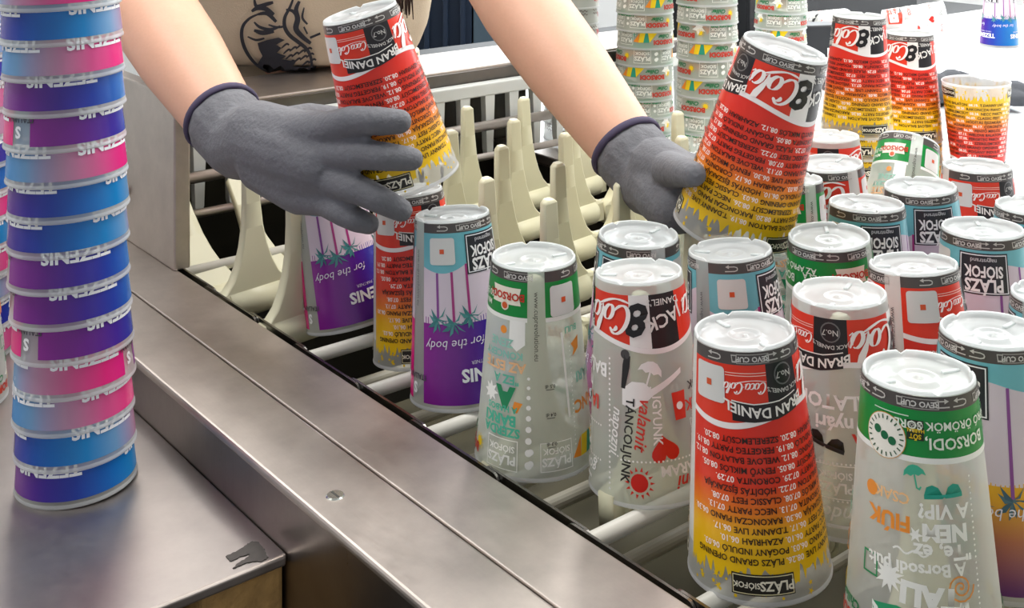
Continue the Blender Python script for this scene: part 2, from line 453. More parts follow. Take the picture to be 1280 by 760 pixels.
class Design:
    def __init__(s, name): s.name = name; s.a = Layer(); s.b = Layer()
    def strip(s, u0, u1, lo, hi, mat, off=.0003, step=4.0, rows=1, layer=None):
        L = layer or s.a; mi = L.mi(mat)
        n = max(1, int(abs(u1 - u0) / step + .5))
        f0 = lo if callable(lo) else (lambda u: lo)
        f1 = hi if callable(hi) else (lambda u: hi)
        prev = None
        for i in range(n + 1):
            u = u0 + (u1 - u0) * i / n
            cur = [L.vert(u, f0(u) + (f1(u) - f0(u)) * r / rows, off) for r in range(rows + 1)]
            if prev:
                for r in range(rows):
                    L.f.append((prev[r], prev[r + 1], cur[r + 1], cur[r])); L.m.append(mi)
            prev = cur
    def flat(s, pts, tris, uc, vc, mat, off, rot=0, layer=None, sc=1.0, arc=0.0):
        L = layer or s.a; mi = L.mi(mat)
        c, sn = math.cos(math.radians(rot)), math.sin(math.radians(rot))
        P2 = []
        for x, y in pts:
            x *= sc; y *= sc
            if arc: y += arc * x * x
            P2.append((x * c - y * sn, x * sn + y * c))
        P2, tris = split_tris(P2, tris, .0045)
        r = R(vc)
        base = len(L.v)
        for x, y in P2: L.vert(uc + math.degrees(x / r), vc + y, off)
        for t in tris: L.f.append(tuple(base + i for i in t)); L.m.append(mi)
    def text(s, t, uc, vc, size, col, rot=0, bold=.0, shear=0, off=.0009, arc=0.0, sx=1.0):
        p, tr = text2d(t, bold, shear)
        if sx != 1.0: p = [(x * sx, y) for x, y in p]
        s.flat(p, tr, uc, vc, ink(col), off, rot, s.b, size, arc)
    def poly(s, pts, uc, vc, col, off=.0006, rot=0, sc=1.0, layer=None):
        tr = tessellate_polygon([[Vector((x, y, 0)) for x, y in pts]])
        s.flat(pts, tr, uc, vc, ink(col) if isinstance(col, str) else col, off, rot, layer, sc)
    def disc(s, uc, vc, r, col, off=.0006, n=18, ry=None):
        s.poly([(r * math.cos(2 * PI * i / n), (ry or r) * math.sin(2 * PI * i / n)) for i in range(n)], uc, vc, col, off)
    def rect(s, uc, vc, w, h, col, off=.0005, rot=0):
        s.poly([(-w / 2, -h / 2), (w / 2, -h / 2), (w / 2, h / 2), (-w / 2, h / 2)], uc, vc, col, off, rot)
    def rrect(s, uc, vc, w, h, r, col, off=.0005):
        pts = []
        for cx, cy, a0 in ((w / 2 - r, h / 2 - r, 0), (-w / 2 + r, h / 2 - r, 90), (-w / 2 + r, -h / 2 + r, 180), (w / 2 - r, -h / 2 + r, 270)):
            for i in range(4):
                a = math.radians(a0 + 30 * i); pts.append((cx + r * math.cos(a), cy + r * math.sin(a)))
        s.poly(pts, uc, vc, col, off)
    def frame(s, uc, vc, w, h, t, col, off=.0006, rot=0):
        for x0, y0, x1, y1 in ((-w / 2, -h / 2, w / 2, -h / 2 + t), (-w / 2, h / 2 - t, w / 2, h / 2), (-w / 2, -h / 2, -w / 2 + t, h / 2), (w / 2 - t, -h / 2, w / 2, h / 2)):
            s.poly([(x0, y0), (x1, y0), (x1, y1), (x0, y1)], uc, vc, col, off, rot)
    def stroke(s, pts, wd, uc, vc, col, off=.0007, rot=0, sc=1.0):
        for (x0, y0), (x1, y1) in zip(pts, pts[1:]):
            d = math.hypot(x1 - x0, y1 - y0) or 1e-6
            nx, ny = -(y1 - y0) / d * wd / 2 / sc, (x1 - x0) / d * wd / 2 / sc
            ex, ey = (x1 - x0) / d * wd * .3 / sc, (y1 - y0) / d * wd * .3 / sc
            s.poly([(x0 - ex + nx, y0 - ey + ny), (x0 - ex - nx, y0 - ey - ny), (x1 + ex - nx, y1 + ey - ny), (x1 + ex + nx, y1 + ey + ny)], uc, vc, col, off, rot, sc)
    def star(s, uc, vc, r0, r1, n, col, off=.0006, rot=0):
        s.poly([((r1 if i % 2 else r0) * math.cos(PI * i / n), (r1 if i % 2 else r0) * math.sin(PI * i / n)) for i in range(2 * n)], uc, vc, col, off, rot)
    def blank_code(s, uc, vc, w=.0215):
        s.rrect(uc, vc, w, w, .0022, '#d9d9d6', .0007)
        s.rect(uc, vc, w * .17, w * .17, '#d9582f', .0009)
    def grey_band(s, u0, u1, v0=.0025, v1=.0100):
        s.strip(u0, u1, v0, v1, ink('#524d4b'), .0003)
        vc = (v0 + v1) / 2
        u = u0 + 14
        k = 0
        while u < u1 - 12:
            if k % 3 == 0:
                s.text('REVO CUP', u - 3, vc, .0042, '#d8d6d2', bold=.03)
                s.frame(u - 3, vc, .0195, .0054, .0004, '#b5b1ac', .0007)
                s.poly([(-.0018, -.0023), (.0018, -.0023), (.0013, .0023), (-.0013, .0023)], u + 17, vc, '#c4c0ba')
                s.poly([(-.0012, -.0017), (.0012, -.0017), (.0008, .0012), (-.0008, .0012)], u + 17, vc, '#524d4b', .0008)
                u += 42
            else:
                sg = 1 if k % 3 == 1 else -1
                arw = [(.0045 * sg, .0016), (-.002 * sg, .0016), (-.0038 * sg, .0010), (-.0042 * sg, 0), (-.0038 * sg, -.0010), (-.002 * sg, -.0016), (.002 * sg, -.0016)]
                s.stroke(arw, .0007, u - 2, vc, '#c9c6c0')
                s.poly([(.0018 * sg, -.0030), (.0044 * sg, -.0016), (.0018 * sg, -.0002)][::sg], u - 2, vc, '#c9c6c0', .0008)
                u += 21
            k += 1
    def ribbon(s, pts, wd, uc, vc, mat, off):
        L = s.b; mi = L.mi(mat); r = R(vc); prev = None; n = len(pts)
        for i, (x, y) in enumerate(pts):
            a, b = pts[max(0, i - 1)], pts[min(n - 1, i + 1)]
            dx, dy = b[0] - a[0], b[1] - a[1]; d = math.hypot(dx, dy) or 1e-9
            w_ = wd * (.32 + .68 * abs(dy / d)) * (.35 + .65 * min(1, i / 3, (n - 1 - i) / 3)) / 2
            nx, ny = -dy / d * w_, dx / d * w_
            cur = (L.vert(uc + math.degrees((x + nx) / r), vc + y + ny, off), L.vert(uc + math.degrees((x - nx) / r), vc + y - ny, off))
            if prev: L.f.append((prev[0], cur[0], cur[1], prev[1])); L.m.append(mi)
            prev = cur
    def script(s, word, uc, vc, size, col, wd=.17, off=.0010):
        def arc(cx, cy, rx, ry, a0, a1, n=22): return [(cx + rx * math.cos(math.radians(a0 + (a1 - a0) * i / n)), cy + ry * math.sin(math.radians(a0 + (a1 - a0) * i / n))) for i in range(n + 1)]
        G = {'C': ([arc(.36, .48, .34, .52, 40, 330), arc(.50, .78, .12, .10, 0, 230, 12)], .66), 'o': ([arc(.21, .25, .19, .27, 90, 450)], .44),
             'c': ([arc(.22, .25, .20, .27, 50, 320)], .40), 'a': ([arc(.21, .25, .19, .27, 60, 400), [(.40, .52), (.39, .3), (.40, .08), (.46, .0), (.54, .10)]], .52),
             'l': ([[(.02, .10), (.14, .42), (.24, .80), (.22, 1.02), (.13, .98), (.09, .60), (.09, .2), (.14, .0), (.24, .08)]], .26), '-': ([[(.0, .30), (.08, .31), (.16, .33)]], .20)}
        x = 0; lines = []
        for ch in word:
            g, adv = G[ch]
            for l in g: lines.append([(x + a + .32 * b, b) for a, b in l])
            x += adv
        lines.append([(x * f, -.10 - .16 * math.sin(PI * f * 1.6)) for f in [i / 14 * .8 for i in range(15)]])
        m = ink(col)
        for l in lines: s.ribbon([((a - x / 2 - .12) * size, (b - .42) * size) for a, b in l], wd * size, uc, vc, m, off)
    def build(s):
        return s.a.build(s.name + '_sleeve'), s.b.build(s.name + '_lettering')

RED, BLK, WHT, DKG = '#e23a24', '#221f22', '#f2efec', '#0f8a3c'

def cola_band(D, v0, grey):
    """red, black and white sponsor panels round the base"""
    wave = lambda u: .0395 + .0045 * math.sin(math.radians(u * 2 + 30))
    D.strip(-18, 70, v0, wave, ink(RED)); D.strip(-57, -18, v0, wave, ink(BLK)); D.strip(-117, -57, v0, wave, ink(RED))
    D.strip(-142, -117, v0, wave, ink(WHT)); D.strip(-178, -142, v0, wave, ink(BLK)); D.strip(-268, -178, v0, wave, ink(RED))
    D.strip(-268, 70, wave, lambda u: wave(u) + .0035, ink('#f4efee'), .0004)
    D.strip(70, 92, .0025, .125, ink('#d8d6d0'), .0002) if grey else None
    # swept black name bar under the red panel
    D.poly([(-.021, -.0085), (-.008, -.0055), (.008, -.0050), (.021, -.0070), (.021, .0045), (.008, .0052), (-.006, .0046), (-.021, .0015)], -16, .0375, BLK, .0006)
    D.text('BRAN DANIEL', -16, .0373, .0082, '#f0ece6', bold=.025, arc=-8)
    D.stroke([(-.021, -.0085), (-.008, -.0057), (.008, -.0052), (.021, -.0071)], .0007, -16, .0375, '#f0ece6', .0008)
    D.script('Coca-Cola', 6, .0228, .0062, '#fff4f0')
    D.stroke([(-.012, 0), (.012, 0)], .0005, 4, .0145, '#f6c6ba'); D.stroke([(-.012, 0), (.012, 0)], .0005, 4, .0160, '#f6c6ba')
    D.blank_code(45, .0225)
    D.disc(-38, .0170, .0065, '#6e6c6c'); D.disc(-38, .0170, .0056, BLK, .0007)
    D.text('No.7', -38, .0170, .0052, '#c8c5c0', bold=.01)
    D.text("JACK DANIEL'S", -38, .0262, .0036, '#d8d5d0', bold=.01, arc=-18)
    D.script('Cola', -87, .0240, .0185, '#fbf3f0')
    D.text('8', -129, .0235, .0300, '#1c1a1c', bold=.03, shear=.2)
    D.text('JACK', -160, .0250, .0125, '#e8e5e0', bold=.02, rot=15)
    D.text("DANIEL'S", -160, .0135, .0060, '#e8e5e0', bold=.01)
    D.script('Coca', -222, .0240, .0200, '#fbf3f0')

def design_gig():
    D = Design('gig')
    D.grey_band(-268, 70)
    cola_band(D, .0100, True)
    D.text('www.cuprevolution.eu', 81, .046, .0048, '#3c3a3a', rot=90)
    g = ramp_ink('gig_gradient', [(.30, '#dd2f22'), (.54, '#e2391f'), (.64, '#ea7a1c'), (.73, '#efb416'), (.92, '#eec614')], 1)
    wave = lambda u: .0432 + .0045 * math.sin(math.radians(u * 2 + 30))
    rnd = random.Random(3)
    jag = [rnd.uniform(-.006, .005) for _ in range(200)]
    top = lambda u: .1310 + jag[int((u + 400) / 2) % 200]
    D.strip(-268, 70, wave, top, g, .0003, 2.0, 10)
    for i in range(60):
        u = rnd.uniform(-268, 70); D.star(u, rnd.uniform(.132, .143), rnd.uniform(.0008, .0030), .0008, 5, '#eec614', .0004, rnd.uniform(0, 90))
    rows = ['SZERELEMCSÜT', 'FERGETEG PARTY', 'WELOVE BALATON', 'FENYŐ MIKLÓS', 'CORONITA', 'HÓDÍTÁS ÉJSZAKÁJA', 'CLASSIC FEST', 'NECC PARTY', 'RAKONCZAI PIANO', 'T.DANNY LIVE', 'AZAHRIAH', 'POGÁNY INDULÓ', 'PLÁZS GRAND OPENING']
    dates = ['08.26.', '08.20.', '08.19.', '08.12.', '08.05.', '07.29.', '07.22.', '07.08.', '07.13.', '06.30.', '06.17.', '06.10.', '06.03.']
    sz = .0049
    def wid(t, v):
        p, _ = text2d(t, .018, 0); return math.degrees((max(q[0] for q in p) - min(q[0] for q in p)) * sz / R(v))
    for i in range(13):
        v = .0530 + i * .0057
        def put(t, a, b):
            D.text(t, (a + b) / 2, v, sz, '#fbeee6' if t[0] == '0' else '#2a1a16', bold=.018)
        u = -24 + (i * 5) % 9; k = 0
        while True:
            t = rows[(i + k * 3) % 13] if k % 2 == 0 else '0' + dates[(i + k) % 13][1:]
            w_ = wid(t, v)
            if u + w_ > 67: break
            put(t, u, u + w_); u += w_ + 2.5; k += 1
        u = -26 + (i * 5) % 9; k = 1
        while True:
            t = rows[(i + k * 3 + 4) % 13] if k % 2 == 0 else dates[(i + k) % 13]
            w_ = wid(t, v)
            if u - w_ < -264: break
            put(t, u - w_, u); u -= w_ + 2.5; k += 1
    for u in (0, -150):
        D.strip(u - 25, u + 25, .1285, .1405, ink('#2a2722'), .0006); D.frame(u, .1345, .036, .0105, .0005, '#e9dfb0', .0008)
        D.text('PLÁZS', u - 11, .1345, .0074, '#f0ead6', bold=.03); D.text('SIÓFOK', u + 13, .1345, .0046, '#f0ead6', bold=.02)
    D.text('2023', 95, .132, .0095, '#f2ead0', bold=.03)
    return D

def umbrella(D, u, v, sc, col, rot=0):
    D.poly([(-1, 0), (-.85, .5), (-.4, .9), (0, 1), (.4, .9), (.85, .5), (1, 0), (.66, .18), (.33, 0), (0, .18), (-.33, 0), (-.66, .18)], u, v, col, sc=sc, rot=rot)
    D.stroke([(0, .2), (0, -1), (.2, -1.15), (.35, -.95)], sc * .14, u, v, col, sc=sc, rot=rot)
def shades(D, u, v, sc, col, rot=0):
    D.poly([(-2, .7), (-.15, .7), (0, .55), (.15, .7), (2, .7), (2, .3), (1.7, -.5), (1.1, -.7), (.5, -.4), (.15, .3), (-.15, .3), (-.5, -.4), (-1.1, -.7), (-1.7, -.5), (-2, .3)], u, v, col, sc=sc, rot=rot)
def heart(D, u, v, sc, col, rot=0):
    pts = []
    for i in range(28):
        t = 2 * PI * i / 28
        pts.append((16 * math.sin(t) ** 3 / 16, (13 * math.cos(t) - 5 * math.cos(2 * t) - 2 * math.cos(3 * t) - math.cos(4 * t)) / 16))
    D.poly(pts, u, v, col, sc=sc, rot=rot)
def sun(D, u, v, r, col):
    D.disc(u, v, r, col)
    for i in range(14):
        a = 2 * PI * i / 14
        D.poly([(1.25 * math.cos(a - .13), 1.25 * math.sin(a - .13)), (1.75 * math.cos(a), 1.75 * math.sin(a)), (1.25 * math.cos(a + .13), 1.25 * math.sin(a + .13))], u, v, col, sc=r)
def wavy(D, u, v, w_, amp, wd, col, n=3, rot=0):
    D.stroke([(-w_ / 2 + w_ * i / (n * 8), amp * math.sin(2 * PI * i / 8)) for i in range(n * 8 + 1)], wd, u, v, col, rot=rot)
def plazs_box(D, u, v, col, rot=0, sc=1.0):
    D.frame(u, v, .026 * sc, .021 * sc, .0006, col); D.text('PLÁZS', u, v + .003 * sc, .0085 * sc, col, bold=.03); D.text('SIÓFOK', u, v - .0045 * sc, .0062 * sc, col, bold=.02)

def design_clear_cola():
    D = Design('clear_cola')
    cola_band(D, .0085, False)
    W = '#f4f2f0'
    # side that shows the guitar, the heart and the sun
    c = -135
    umbrella(D, c - 2, .060, .0085, W, 160)
    D.poly([(-.0022, .010), (.0022, .010), (.0026, .003), (.0014, -.012), (-.0014, -.012), (-.0026, .003)], c + 24, .058, '#2a2829', rot=170)
    D.disc(c + 24, .0475, .0032, '#4a4849')
    D.poly([(-.020, -.006), (-.012, -.010), (-.004, -.007), (.002, -.0035), (.026, .004), (.027, .0075), (.002, .001), (-.002, .006), (-.010, .008), (-.018, .004)], c + 0, .071, W, rot=190)
    D.text('valamit', c + 8, .092, .0120, '#d6342a', rot=80, shear=.3, bold=.01)
    D.text('IGYUNK', c - 6, .090, .0085, W, rot=88, bold=.02)
    D.text('TÁNCOLJUNK', c + 24, .103, .0085, '#2a2829', rot=84, bold=.02)
    D.text('napozni', c + 36, .098, .0100, W, rot=84, shear=.3, bold=.01)
    D.poly([(-.0055, -.009), (.0055, -.009), (.0042, .009), (-.0042, .009)], c - 32, .083, '#dd3a2a')
    D.disc(c - 32, .083, .0026, W, .0008)
    heart(D, c - 12, .1095, .0098, '#da2b22', 8)
    sun(D, c + 14, .130, .0060, '#da2b22')
    D.text('KARAM', c - 28, .1225, .0095, W, bold=.03)
    D.text('balatoni', c - 48, .131, .0120, '#d6342a', shear=.3, bold=.02)
    plazs_box(D, c - 62, .104, W)
    D.text('ZENÉK', c - 62, .084, .0100, '#d6342a', bold=.02); D.text('GYOK', c - 62, .072, .0075, '#3a3839', bold=.02)
    for i in range(26): D.disc(c + 44, .052 + i * .0034, .0008, W)
    for i in range(20): D.disc(c - 45 + i * 4, .1165, .0007, W)
    # side that shows the sunglasses
    c = -40
    D.text('BALATONI', c, .060, .0125, W, bold=.03); D.text('nyári', c, .0735, .0125, W, bold=.03)
    D.text('DISCO', c + 55, .060, .0100, '#d63a2e', bold=.03)
    D.text('IA', c - 26, .0835, .0130, '#d63a2e', bold=.03)
    shades(D, c + 8, .0855, .0062, '#2a2829', -14)
    for i in range(22): D.disc(c - 38 + i * 4, .0985, .0007, W); D.disc(c - 38 + i * 4, .1215, .0007, W)
    plazs_box(D, c, .110, W)
    D.text('gondok', c - 6, .129, .0130, W, shear=.3, bold=.01)
    D.text('NÉLKÜL', c + 40, .110, .0090, '#d63a2e', bold=.02)
    D.stroke([(-.012, 0), (.012, 0)], .0022, c - 4, .137, W)
    # rest
    c = 60
    heart(D, c, .110, .0080, '#da2b22'); umbrella(D, c + 30, .075, .0080, '#d6342a')
    wavy(D, c - 10, .130, .03, .0012, .0007, '#4a4646'); wavy(D, c - 10, .134, .03, .0012, .0007, '#4a4646')
    wavy(D, c + 60, .130, .03, .0012, .0007, '#4a4646'); wavy(D, c + 60, .134, .03, .0012, .0007, '#4a4646')
    D.text('STRAND', c + 40, .098, .0100, W, bold=.03); D.text('NYÁR', c + 30, .132, .0085, '#c8362c', bold=.03)
    return D

def design_borsodi():
    D = Design('borsodi')
    D.grey_band(-268, 70)
    D.strip(-268, 70, .0100, .0345, ink(DKG)); D.strip(-268, 70, .0345, .0375, ink('#eef0ea'), .0004)
    D.text('www.cuprevolution.eu', 81, .040, .0052, '#3c3a3a', rot=90)
    D.blank_code(45, .0235)
    D.poly([(-.0125, -.0060), (.0125, -.0060), (.0110, 0), (.0125, .0060), (-.0125, .0060), (-.0110, 0)], 122, .0205, '#efe9d8')
    D.text('BORSODI', 122, .0205, .0072, '#c4331f', bold=.03)
    D.disc(122, .0275, .0034, '#e7e2cf', .0007); D.disc(122, .0275, .0024, '#cf5a2a', .0008)
    D.text('50 ÉVES A', 165, .0220, .0062, '#dfead9', bold=.02); D.text('MINŐSÉG', 165, .0285, .0052, '#dfead9', bold=.02)
    # badge, square and slogan
    D.disc(-55, .0270, .0118, '#f2efe4', .0008, 28); D.disc(-55, .0270, .0122, '#cf9440', .0007, 28)
    for i in range(22):
        a = 2 * PI * i / 22
        D.rect(-55 + math.degrees(.0098 * math.cos(a) / R(.027)), .0270 + .0098 * math.sin(a), .0007, .0022, '#2f5a3c', .0010, math.degrees(a) - 90)
    for dx, dy in ((-.0045, .0018), (0, 0), (.0045, -.0022)): D.disc(-55 + math.degrees(dx / R(.027)), .0270 + dy, .0023, '#1d6b45', .0010)
    D.rect(-84, .0205, .0088, .0105, '#22301f', .0006)
    D.text('SŐT', -84, .0235, .0034, '#e2c21e', bold=.03); D.text('HABBAL', -84, .0205, .0026, '#e2c21e', bold=.03); D.text('DE JÓL', -84, .0175, .0026, '#c9c9bd', bold=.03)
    D.text('BORSODI,', -125, .0265, .0085, '#e6efe0', bold=.02); D.text('AZ APRÓ ÖRÖMÖK SÖRE', -128, .0175, .0062, '#e6efe0', bold=.02)
    D.stroke([(-.010, 0), (.010, 0)], .0006, -60, .0135, '#cfe6cf')
    W = '#f3f4ef'; TE = '#1f9b86'; OR = '#ee9232'
    c = -95                                              # side with the sunglasses
    umbrella(D, c + 12, .0445, .0060, '#3fb08f', 190); shades(D, c - 12, .0515, .0052, TE, 4)
    D.text('A VIP?', c - 12, .0615, .0105, W, bold=.03); D.text('NEM', c - 12, .0725, .0120, W, bold=.05); D.text('"Te, ez', c - 10, .0825, .0110, W, bold=.03)
    D.star(c + 12, .0750, .0042, .0018, 6, W); D.text('FIÚK', c + 34, .0700, .0115, OR, bold=.04); D.text('CSAK', c + 32, .057, .008, '#efc08a', bold=.02)
    D.text('A Borsodi pult', c + 12, .0925, .0090, W, bold=.03, rot=3); D.text('"TALI', c - 2, .1060, .0155, W, bold=.06, rot=-4)
    D.star(c + 33, .1000, .0090, .0046, 11, W)
    pts = [(.0012 * a * math.cos(a), .0012 * a * math.sin(a)) for a in [i * .45 for i in range(36)]]
    D.stroke([(x * .42, y * .42) for x, y in pts], .0009, c - 22, .1010, '#e79a4e')
    D.poly([(-.024, .001), (-.012, .004), (.004, .001), (.020, .004), (.021, 0), (.006, -.003), (-.010, 0), (-.023, -.003)], c + 18, .1170, '#2f9f6d')
    D.text('VERSENYI', c - 10, .1195, .0090, '#2f8f5b', bold=.03); D.star(c + 40, .125, .0100, .0050, 5, W, rot=12)
    wavy(D, c - 10, .1115, .016, .0009, .0009, W, 2); wavy(D, c + 16, .0845, .018, .0012, .0010, W, 2)
    D.frame(c + 50, .098, .0100, .0120, .0010, '#2f8f5b'); D.disc(c + 52, .058, .0040, OR)
    for i in range(28): D.disc(c - 38, .045 + i * .0030, .0006, W)
    # side with scale marks and the teal words
    c = 112
    D.poly([(-.006, -.010), (.006, -.010), (.006, .006), (0, .011), (-.006, .006)], c - 8, .047, W)
    D.disc(c + 10, .0445, .0028, OR); D.text('ZENE', c + 12, .0530, .0080, '#8fc4b4', bold=.03); D.text('KONCERT', c + 10, .0610, .0070, '#7fbfb0', bold=.03)
    D.text('AZ ESTE', c + 8, .0690, .0095, '#e8b98a', bold=.03); D.text('"EZ A', c + 4, .0780, .0085, '#5cb59d', bold=.03)
    D.text('A', c + 4, .0900, .0190, '#1f8a5a', bold=.07); D.star(c + 24, .090, .0075, .0040, 8, W)
    D.poly([(-.004, -.003), (.002, -.004), (.004, .002), (0, .004)], c - 10, .0965, OR)
    D.text('BÁRKI', c + 10, .1060, .0100, '#46b597', bold=.04); D.text('A HABOS', c + 8, .0985, .0060, '#46b597', bold=.03); D.text('SZERDA', c + 8, .1140, .0085, '#46b597', bold=.04)
    for i in range(9): D.disc(c - 22, .0760 + i * .0062 + i * i * .00015, .0011 + i * .0002, W)
    plazs_box(D, c + 6, .1300, W)
    for i, v in enumerate((.0840, .1035, .1235)):
        D.rect(81 - 14, v, .0060, .0005, '#3a3a3a'); D.text('0,%d dl' % (5 - i), 81 - 14, v - .0025, .0034, '#3a3a3a', bold=.02)
    D.rect(48, .076, .0018, .060, W, rot=3)
    for i in range(26): D.disc(40, .048 + i * .0031, .0006, W)
    D.poly([(-.004, -.006), (.005, -.002), (.002, .002), (.004, .007), (-.003, .003)], 30, .058, OR); D.text('BULI', 36, .045, .0062, '#5cb59d', bold=.02)
    D.text('NYÁRI', 12, .080, .0100, '#7fbfb0', bold=.03); D.text('TÁNC', 15, .100, .0120, OR, bold=.03)
    # lower fringe that shows in stacks: flags, suns, words and boxes all round
    def flags(u):
        D.poly([(-.018, -.007), (-.006, .007), (-.004, -.007)], u, .1285, '#f0cf1c'); D.poly([(-.006, .007), (.003, .007), (0, -.007), (-.004, -.007)], u, .1285, '#2b9b80')
        D.poly([(.003, .007), (.010, .007), (.008, -.007), (0, -.007)], u, .1285, '#f0cf1c'); D.poly([(.010, .007), (.018, .006), (.009, -.007)], u, .1285, '#ee8e22')
    def words(u):
        D.text('BORSODI', u, .1350, .0090, '#c0392b', bold=.06); D.text('Chiller', u, .1265, .0075, '#1f7a4a', bold=.04, shear=.2)
    flags(20); words(-22); words(-182)
    sun(D, -58, .131, .0036, '#efcb1a'); sun(D, 152, .130, .0036, '#efcb1a')
    for u in (62, -92, -140): plazs_box(D, u, .1300, W, sc=.95)
    for u in (-118, 88): D.disc(u, .126, .0022, W); D.disc(u, .134, .0022, W)
    return D

def palm(D, u, v, sc, col, col2, trunk, vend):
    D.strip(u - 1.6, u + 1.6, vend, v, ink(trunk), .0005, 1.0)
    rnd = random.Random(int(u * 7) % 1000)
    for i, a in enumerate((-172, -140, -105, -75, -40, -8, 35, 145)):
        L = (1.0 if abs(a) > 20 and a < 0 else .75) * rnd.uniform(.85, 1.15)
        a = math.radians(a + rnd.uniform(-8, 8)); x, y = math.cos(a), -math.sin(a)
        dr_ = -.35 if y < .2 else -.12
        D.poly([(0, .06), (x * .55 * L - y * .10, y * .55 * L + x * .10 + .05), (x * L, y * L + dr_), (x * .5 * L + y * .10, y * .5 * L - x * .10 - .05), (0, -.06)], u, v, col if i % 2 else col2, .0006 + i * .00002, sc=sc)

TEZ = [(0.0, '#e0187c'), (.02, '#d8177a'), (.08, '#cf4a85'), (.20, '#b0839c'), (.29, '#5f8fbd'), (.40, '#0f78bf'), (.50, '#1068b8'), (.58, '#1f3a9c'), (.66, '#3a2590'), (.73, '#5c1f86'), (.775, '#7a1f88')]
def design_palm(yellow=False):
    D = Design('palm_yellow' if yellow else 'palm')
    D.grey_band(-268, 70)
    wv = lambda u: .030 + .009 * math.sin(math.radians(u * 1.5 + 10)) + .003 * math.sin(math.radians(u * 3))
    D.strip(-268, 70, .0100, wv, ink('#6fb8c4'), .0003, 3); D.strip(-268, 70, wv, .080, ink('#d6c9d6'), .0003, 3, 2)
    if yellow:
        g = ramp_ink('palm_yellow_gradient', [(.50, '#e5b21f'), (.60, '#e0a424'), (.75, '#b06a4a'), (.95, '#6a3a72')], 1)
    else:
        # colour runs round the cup: magenta, mauve, light blue, blue, navy, purple
        g = ramp_ink('tezenis_gradient', [((p if True else p), c) for p, c in [(0.0 + .02, '#e0187c')]] + [], 0) if False else gradient_round()
    D.strip(-268, 70, lambda u: .077 + .002 * math.sin(math.radians(u * 4)), .1415, g, .0003, 4, 3)
    D.text('www.cuprevolution.eu', 81, .046, .0048, '#5a5860', rot=90)
    D.blank_code(40, .0240, .021)
    for u in (-25, -150, -225):
        D.rect(u, .0275, .0370, .0310, '#2a2c33', .0006); D.frame(u, .0275, .0350, .0290, .0008, '#e9ebee', .0008)
        D.text('PLÁZS', u, .0355, .0128, '#f2f2f2', bold=.035, sx=.80); D.text('SIÓFOK', u, .0252, .0118, '#f2f2f2', bold=.03, sx=.68); D.text('nagystrand', u, .0172, .0044, '#b9babd', bold=.02)
    tc, t2 = ('#4a8f8e', '#3b7c80') if not yellow else ('#4d6f7c', '#3e5f70')
    for u, dv in ((48, 0), (28, .003), (8, -.002), (-45, .002), (-75, -.001), (-100, .002), (-128, .001), (-175, -.001), (-200, .002), (-245, 0)):
        palm(D, u, .0765 + dv + (.012 if yellow else 0), .0115, tc, t2, '#a8377f' if u % 3 else '#8a4a96', wv(u))
    W = '#e9e4f0'
    for u in (28, -75, -190):
        D.text('for the body', u, .0950, .0098, W, shear=.25, rot=3, bold=-.004)
    for u in (-12, -130, -225):
        D.text('TEZENIS', u, .1190, .0135, '#eef0f6', bold=.035); D.text('OFFICIAL PARTNER', u, .1100, .0038, '#d9d4e6')
    D.text('ITALIAN', 81, .122, .006, '#4a4650', bold=.03); D.text('S', 84, .131, .0115, '#f2f2f4', bold=.04)
    return D

def gradient_round():
    n = 'tezenis_gradient'
    if n in MATS: return MATS[n]
    m, nt, b, out = new_mat(n)
    uv = nt.nodes.new('ShaderNodeUVMap'); uv.uv_map = 'UVMap'
    sp = nt.nodes.new('ShaderNodeSeparateXYZ'); nt.links.new(uv.outputs[0], sp.inputs[0])
    mr = nt.nodes.new('ShaderNodeMapRange')
    mr.inputs['From Min'].default_value = 70 / 360 + .5; mr.inputs['From Max'].default_value = -268 / 360 + .5
    nt.links.new(sp.outputs[0], mr.inputs['Value'])
    r = nt.nodes.new('ShaderNodeValToRGB')
    stops = [(0, '#8a2590'), (.13, '#6a1f8a'), (.24, '#3a2394'), (.33, '#1b3aa2'), (.44, '#0b67b8'), (.53, '#1580c4'), (.62, '#6a96c0'), (.72, '#b08aa6'), (.84, '#d24f8c'), (.93, '#e0197c'), (1, '#de1a80')]
    e = r.color_ramp.elements
    while len(e) < len(stops): e.new(.5)
    for el, (p, c) in zip(e, stops): el.position = p; el.color = hexc(c)
    nt.links.new(mr.outputs[0], r.inputs[0]); nt.links.new(r.outputs[0], b.inputs['Base Color'])
    b.inputs['Roughness'].default_value = .27; b.inputs['Specular IOR Level'].default_value = .45
    MATS[n] = m
    return m

def design_waves():
    D = Design('waves')
    W = '#f4f2f0'
    for k in range(8):
        u = -160 + k * 45
        for v in (.124, .129): wavy(D, u, v, .020, .0013, .0009, '#5b4a48', 3)
        if k % 2 == 0: D.text('NYÁR', u + 20, .132, .0095, '#c0282c', bold=.05)
    return D
def design_dots():
    D = Design('dots')
    D.strip(-180, 180, .004, .138, ink('#3a2a26'), .0003)
    rnd = random.Random(5)
    for i in range(26):
        for k in range(7):
            D.disc(-180 + i * 14 + (k % 2) * 7, .016 + k * .018, .0055, '#e0742a' if rnd.random() < .7 else '#8a4a26', .0006, 12)
    return D

DES = {'gig': design_gig(), 'cola': design_clear_cola(), 'borsodi': design_borsodi(), 'palm': design_palm(), 'palmy': design_palm(True), 'waves': design_waves(), 'dots': design_dots()}
DES = {k: d.build() for k, d in DES.items()}

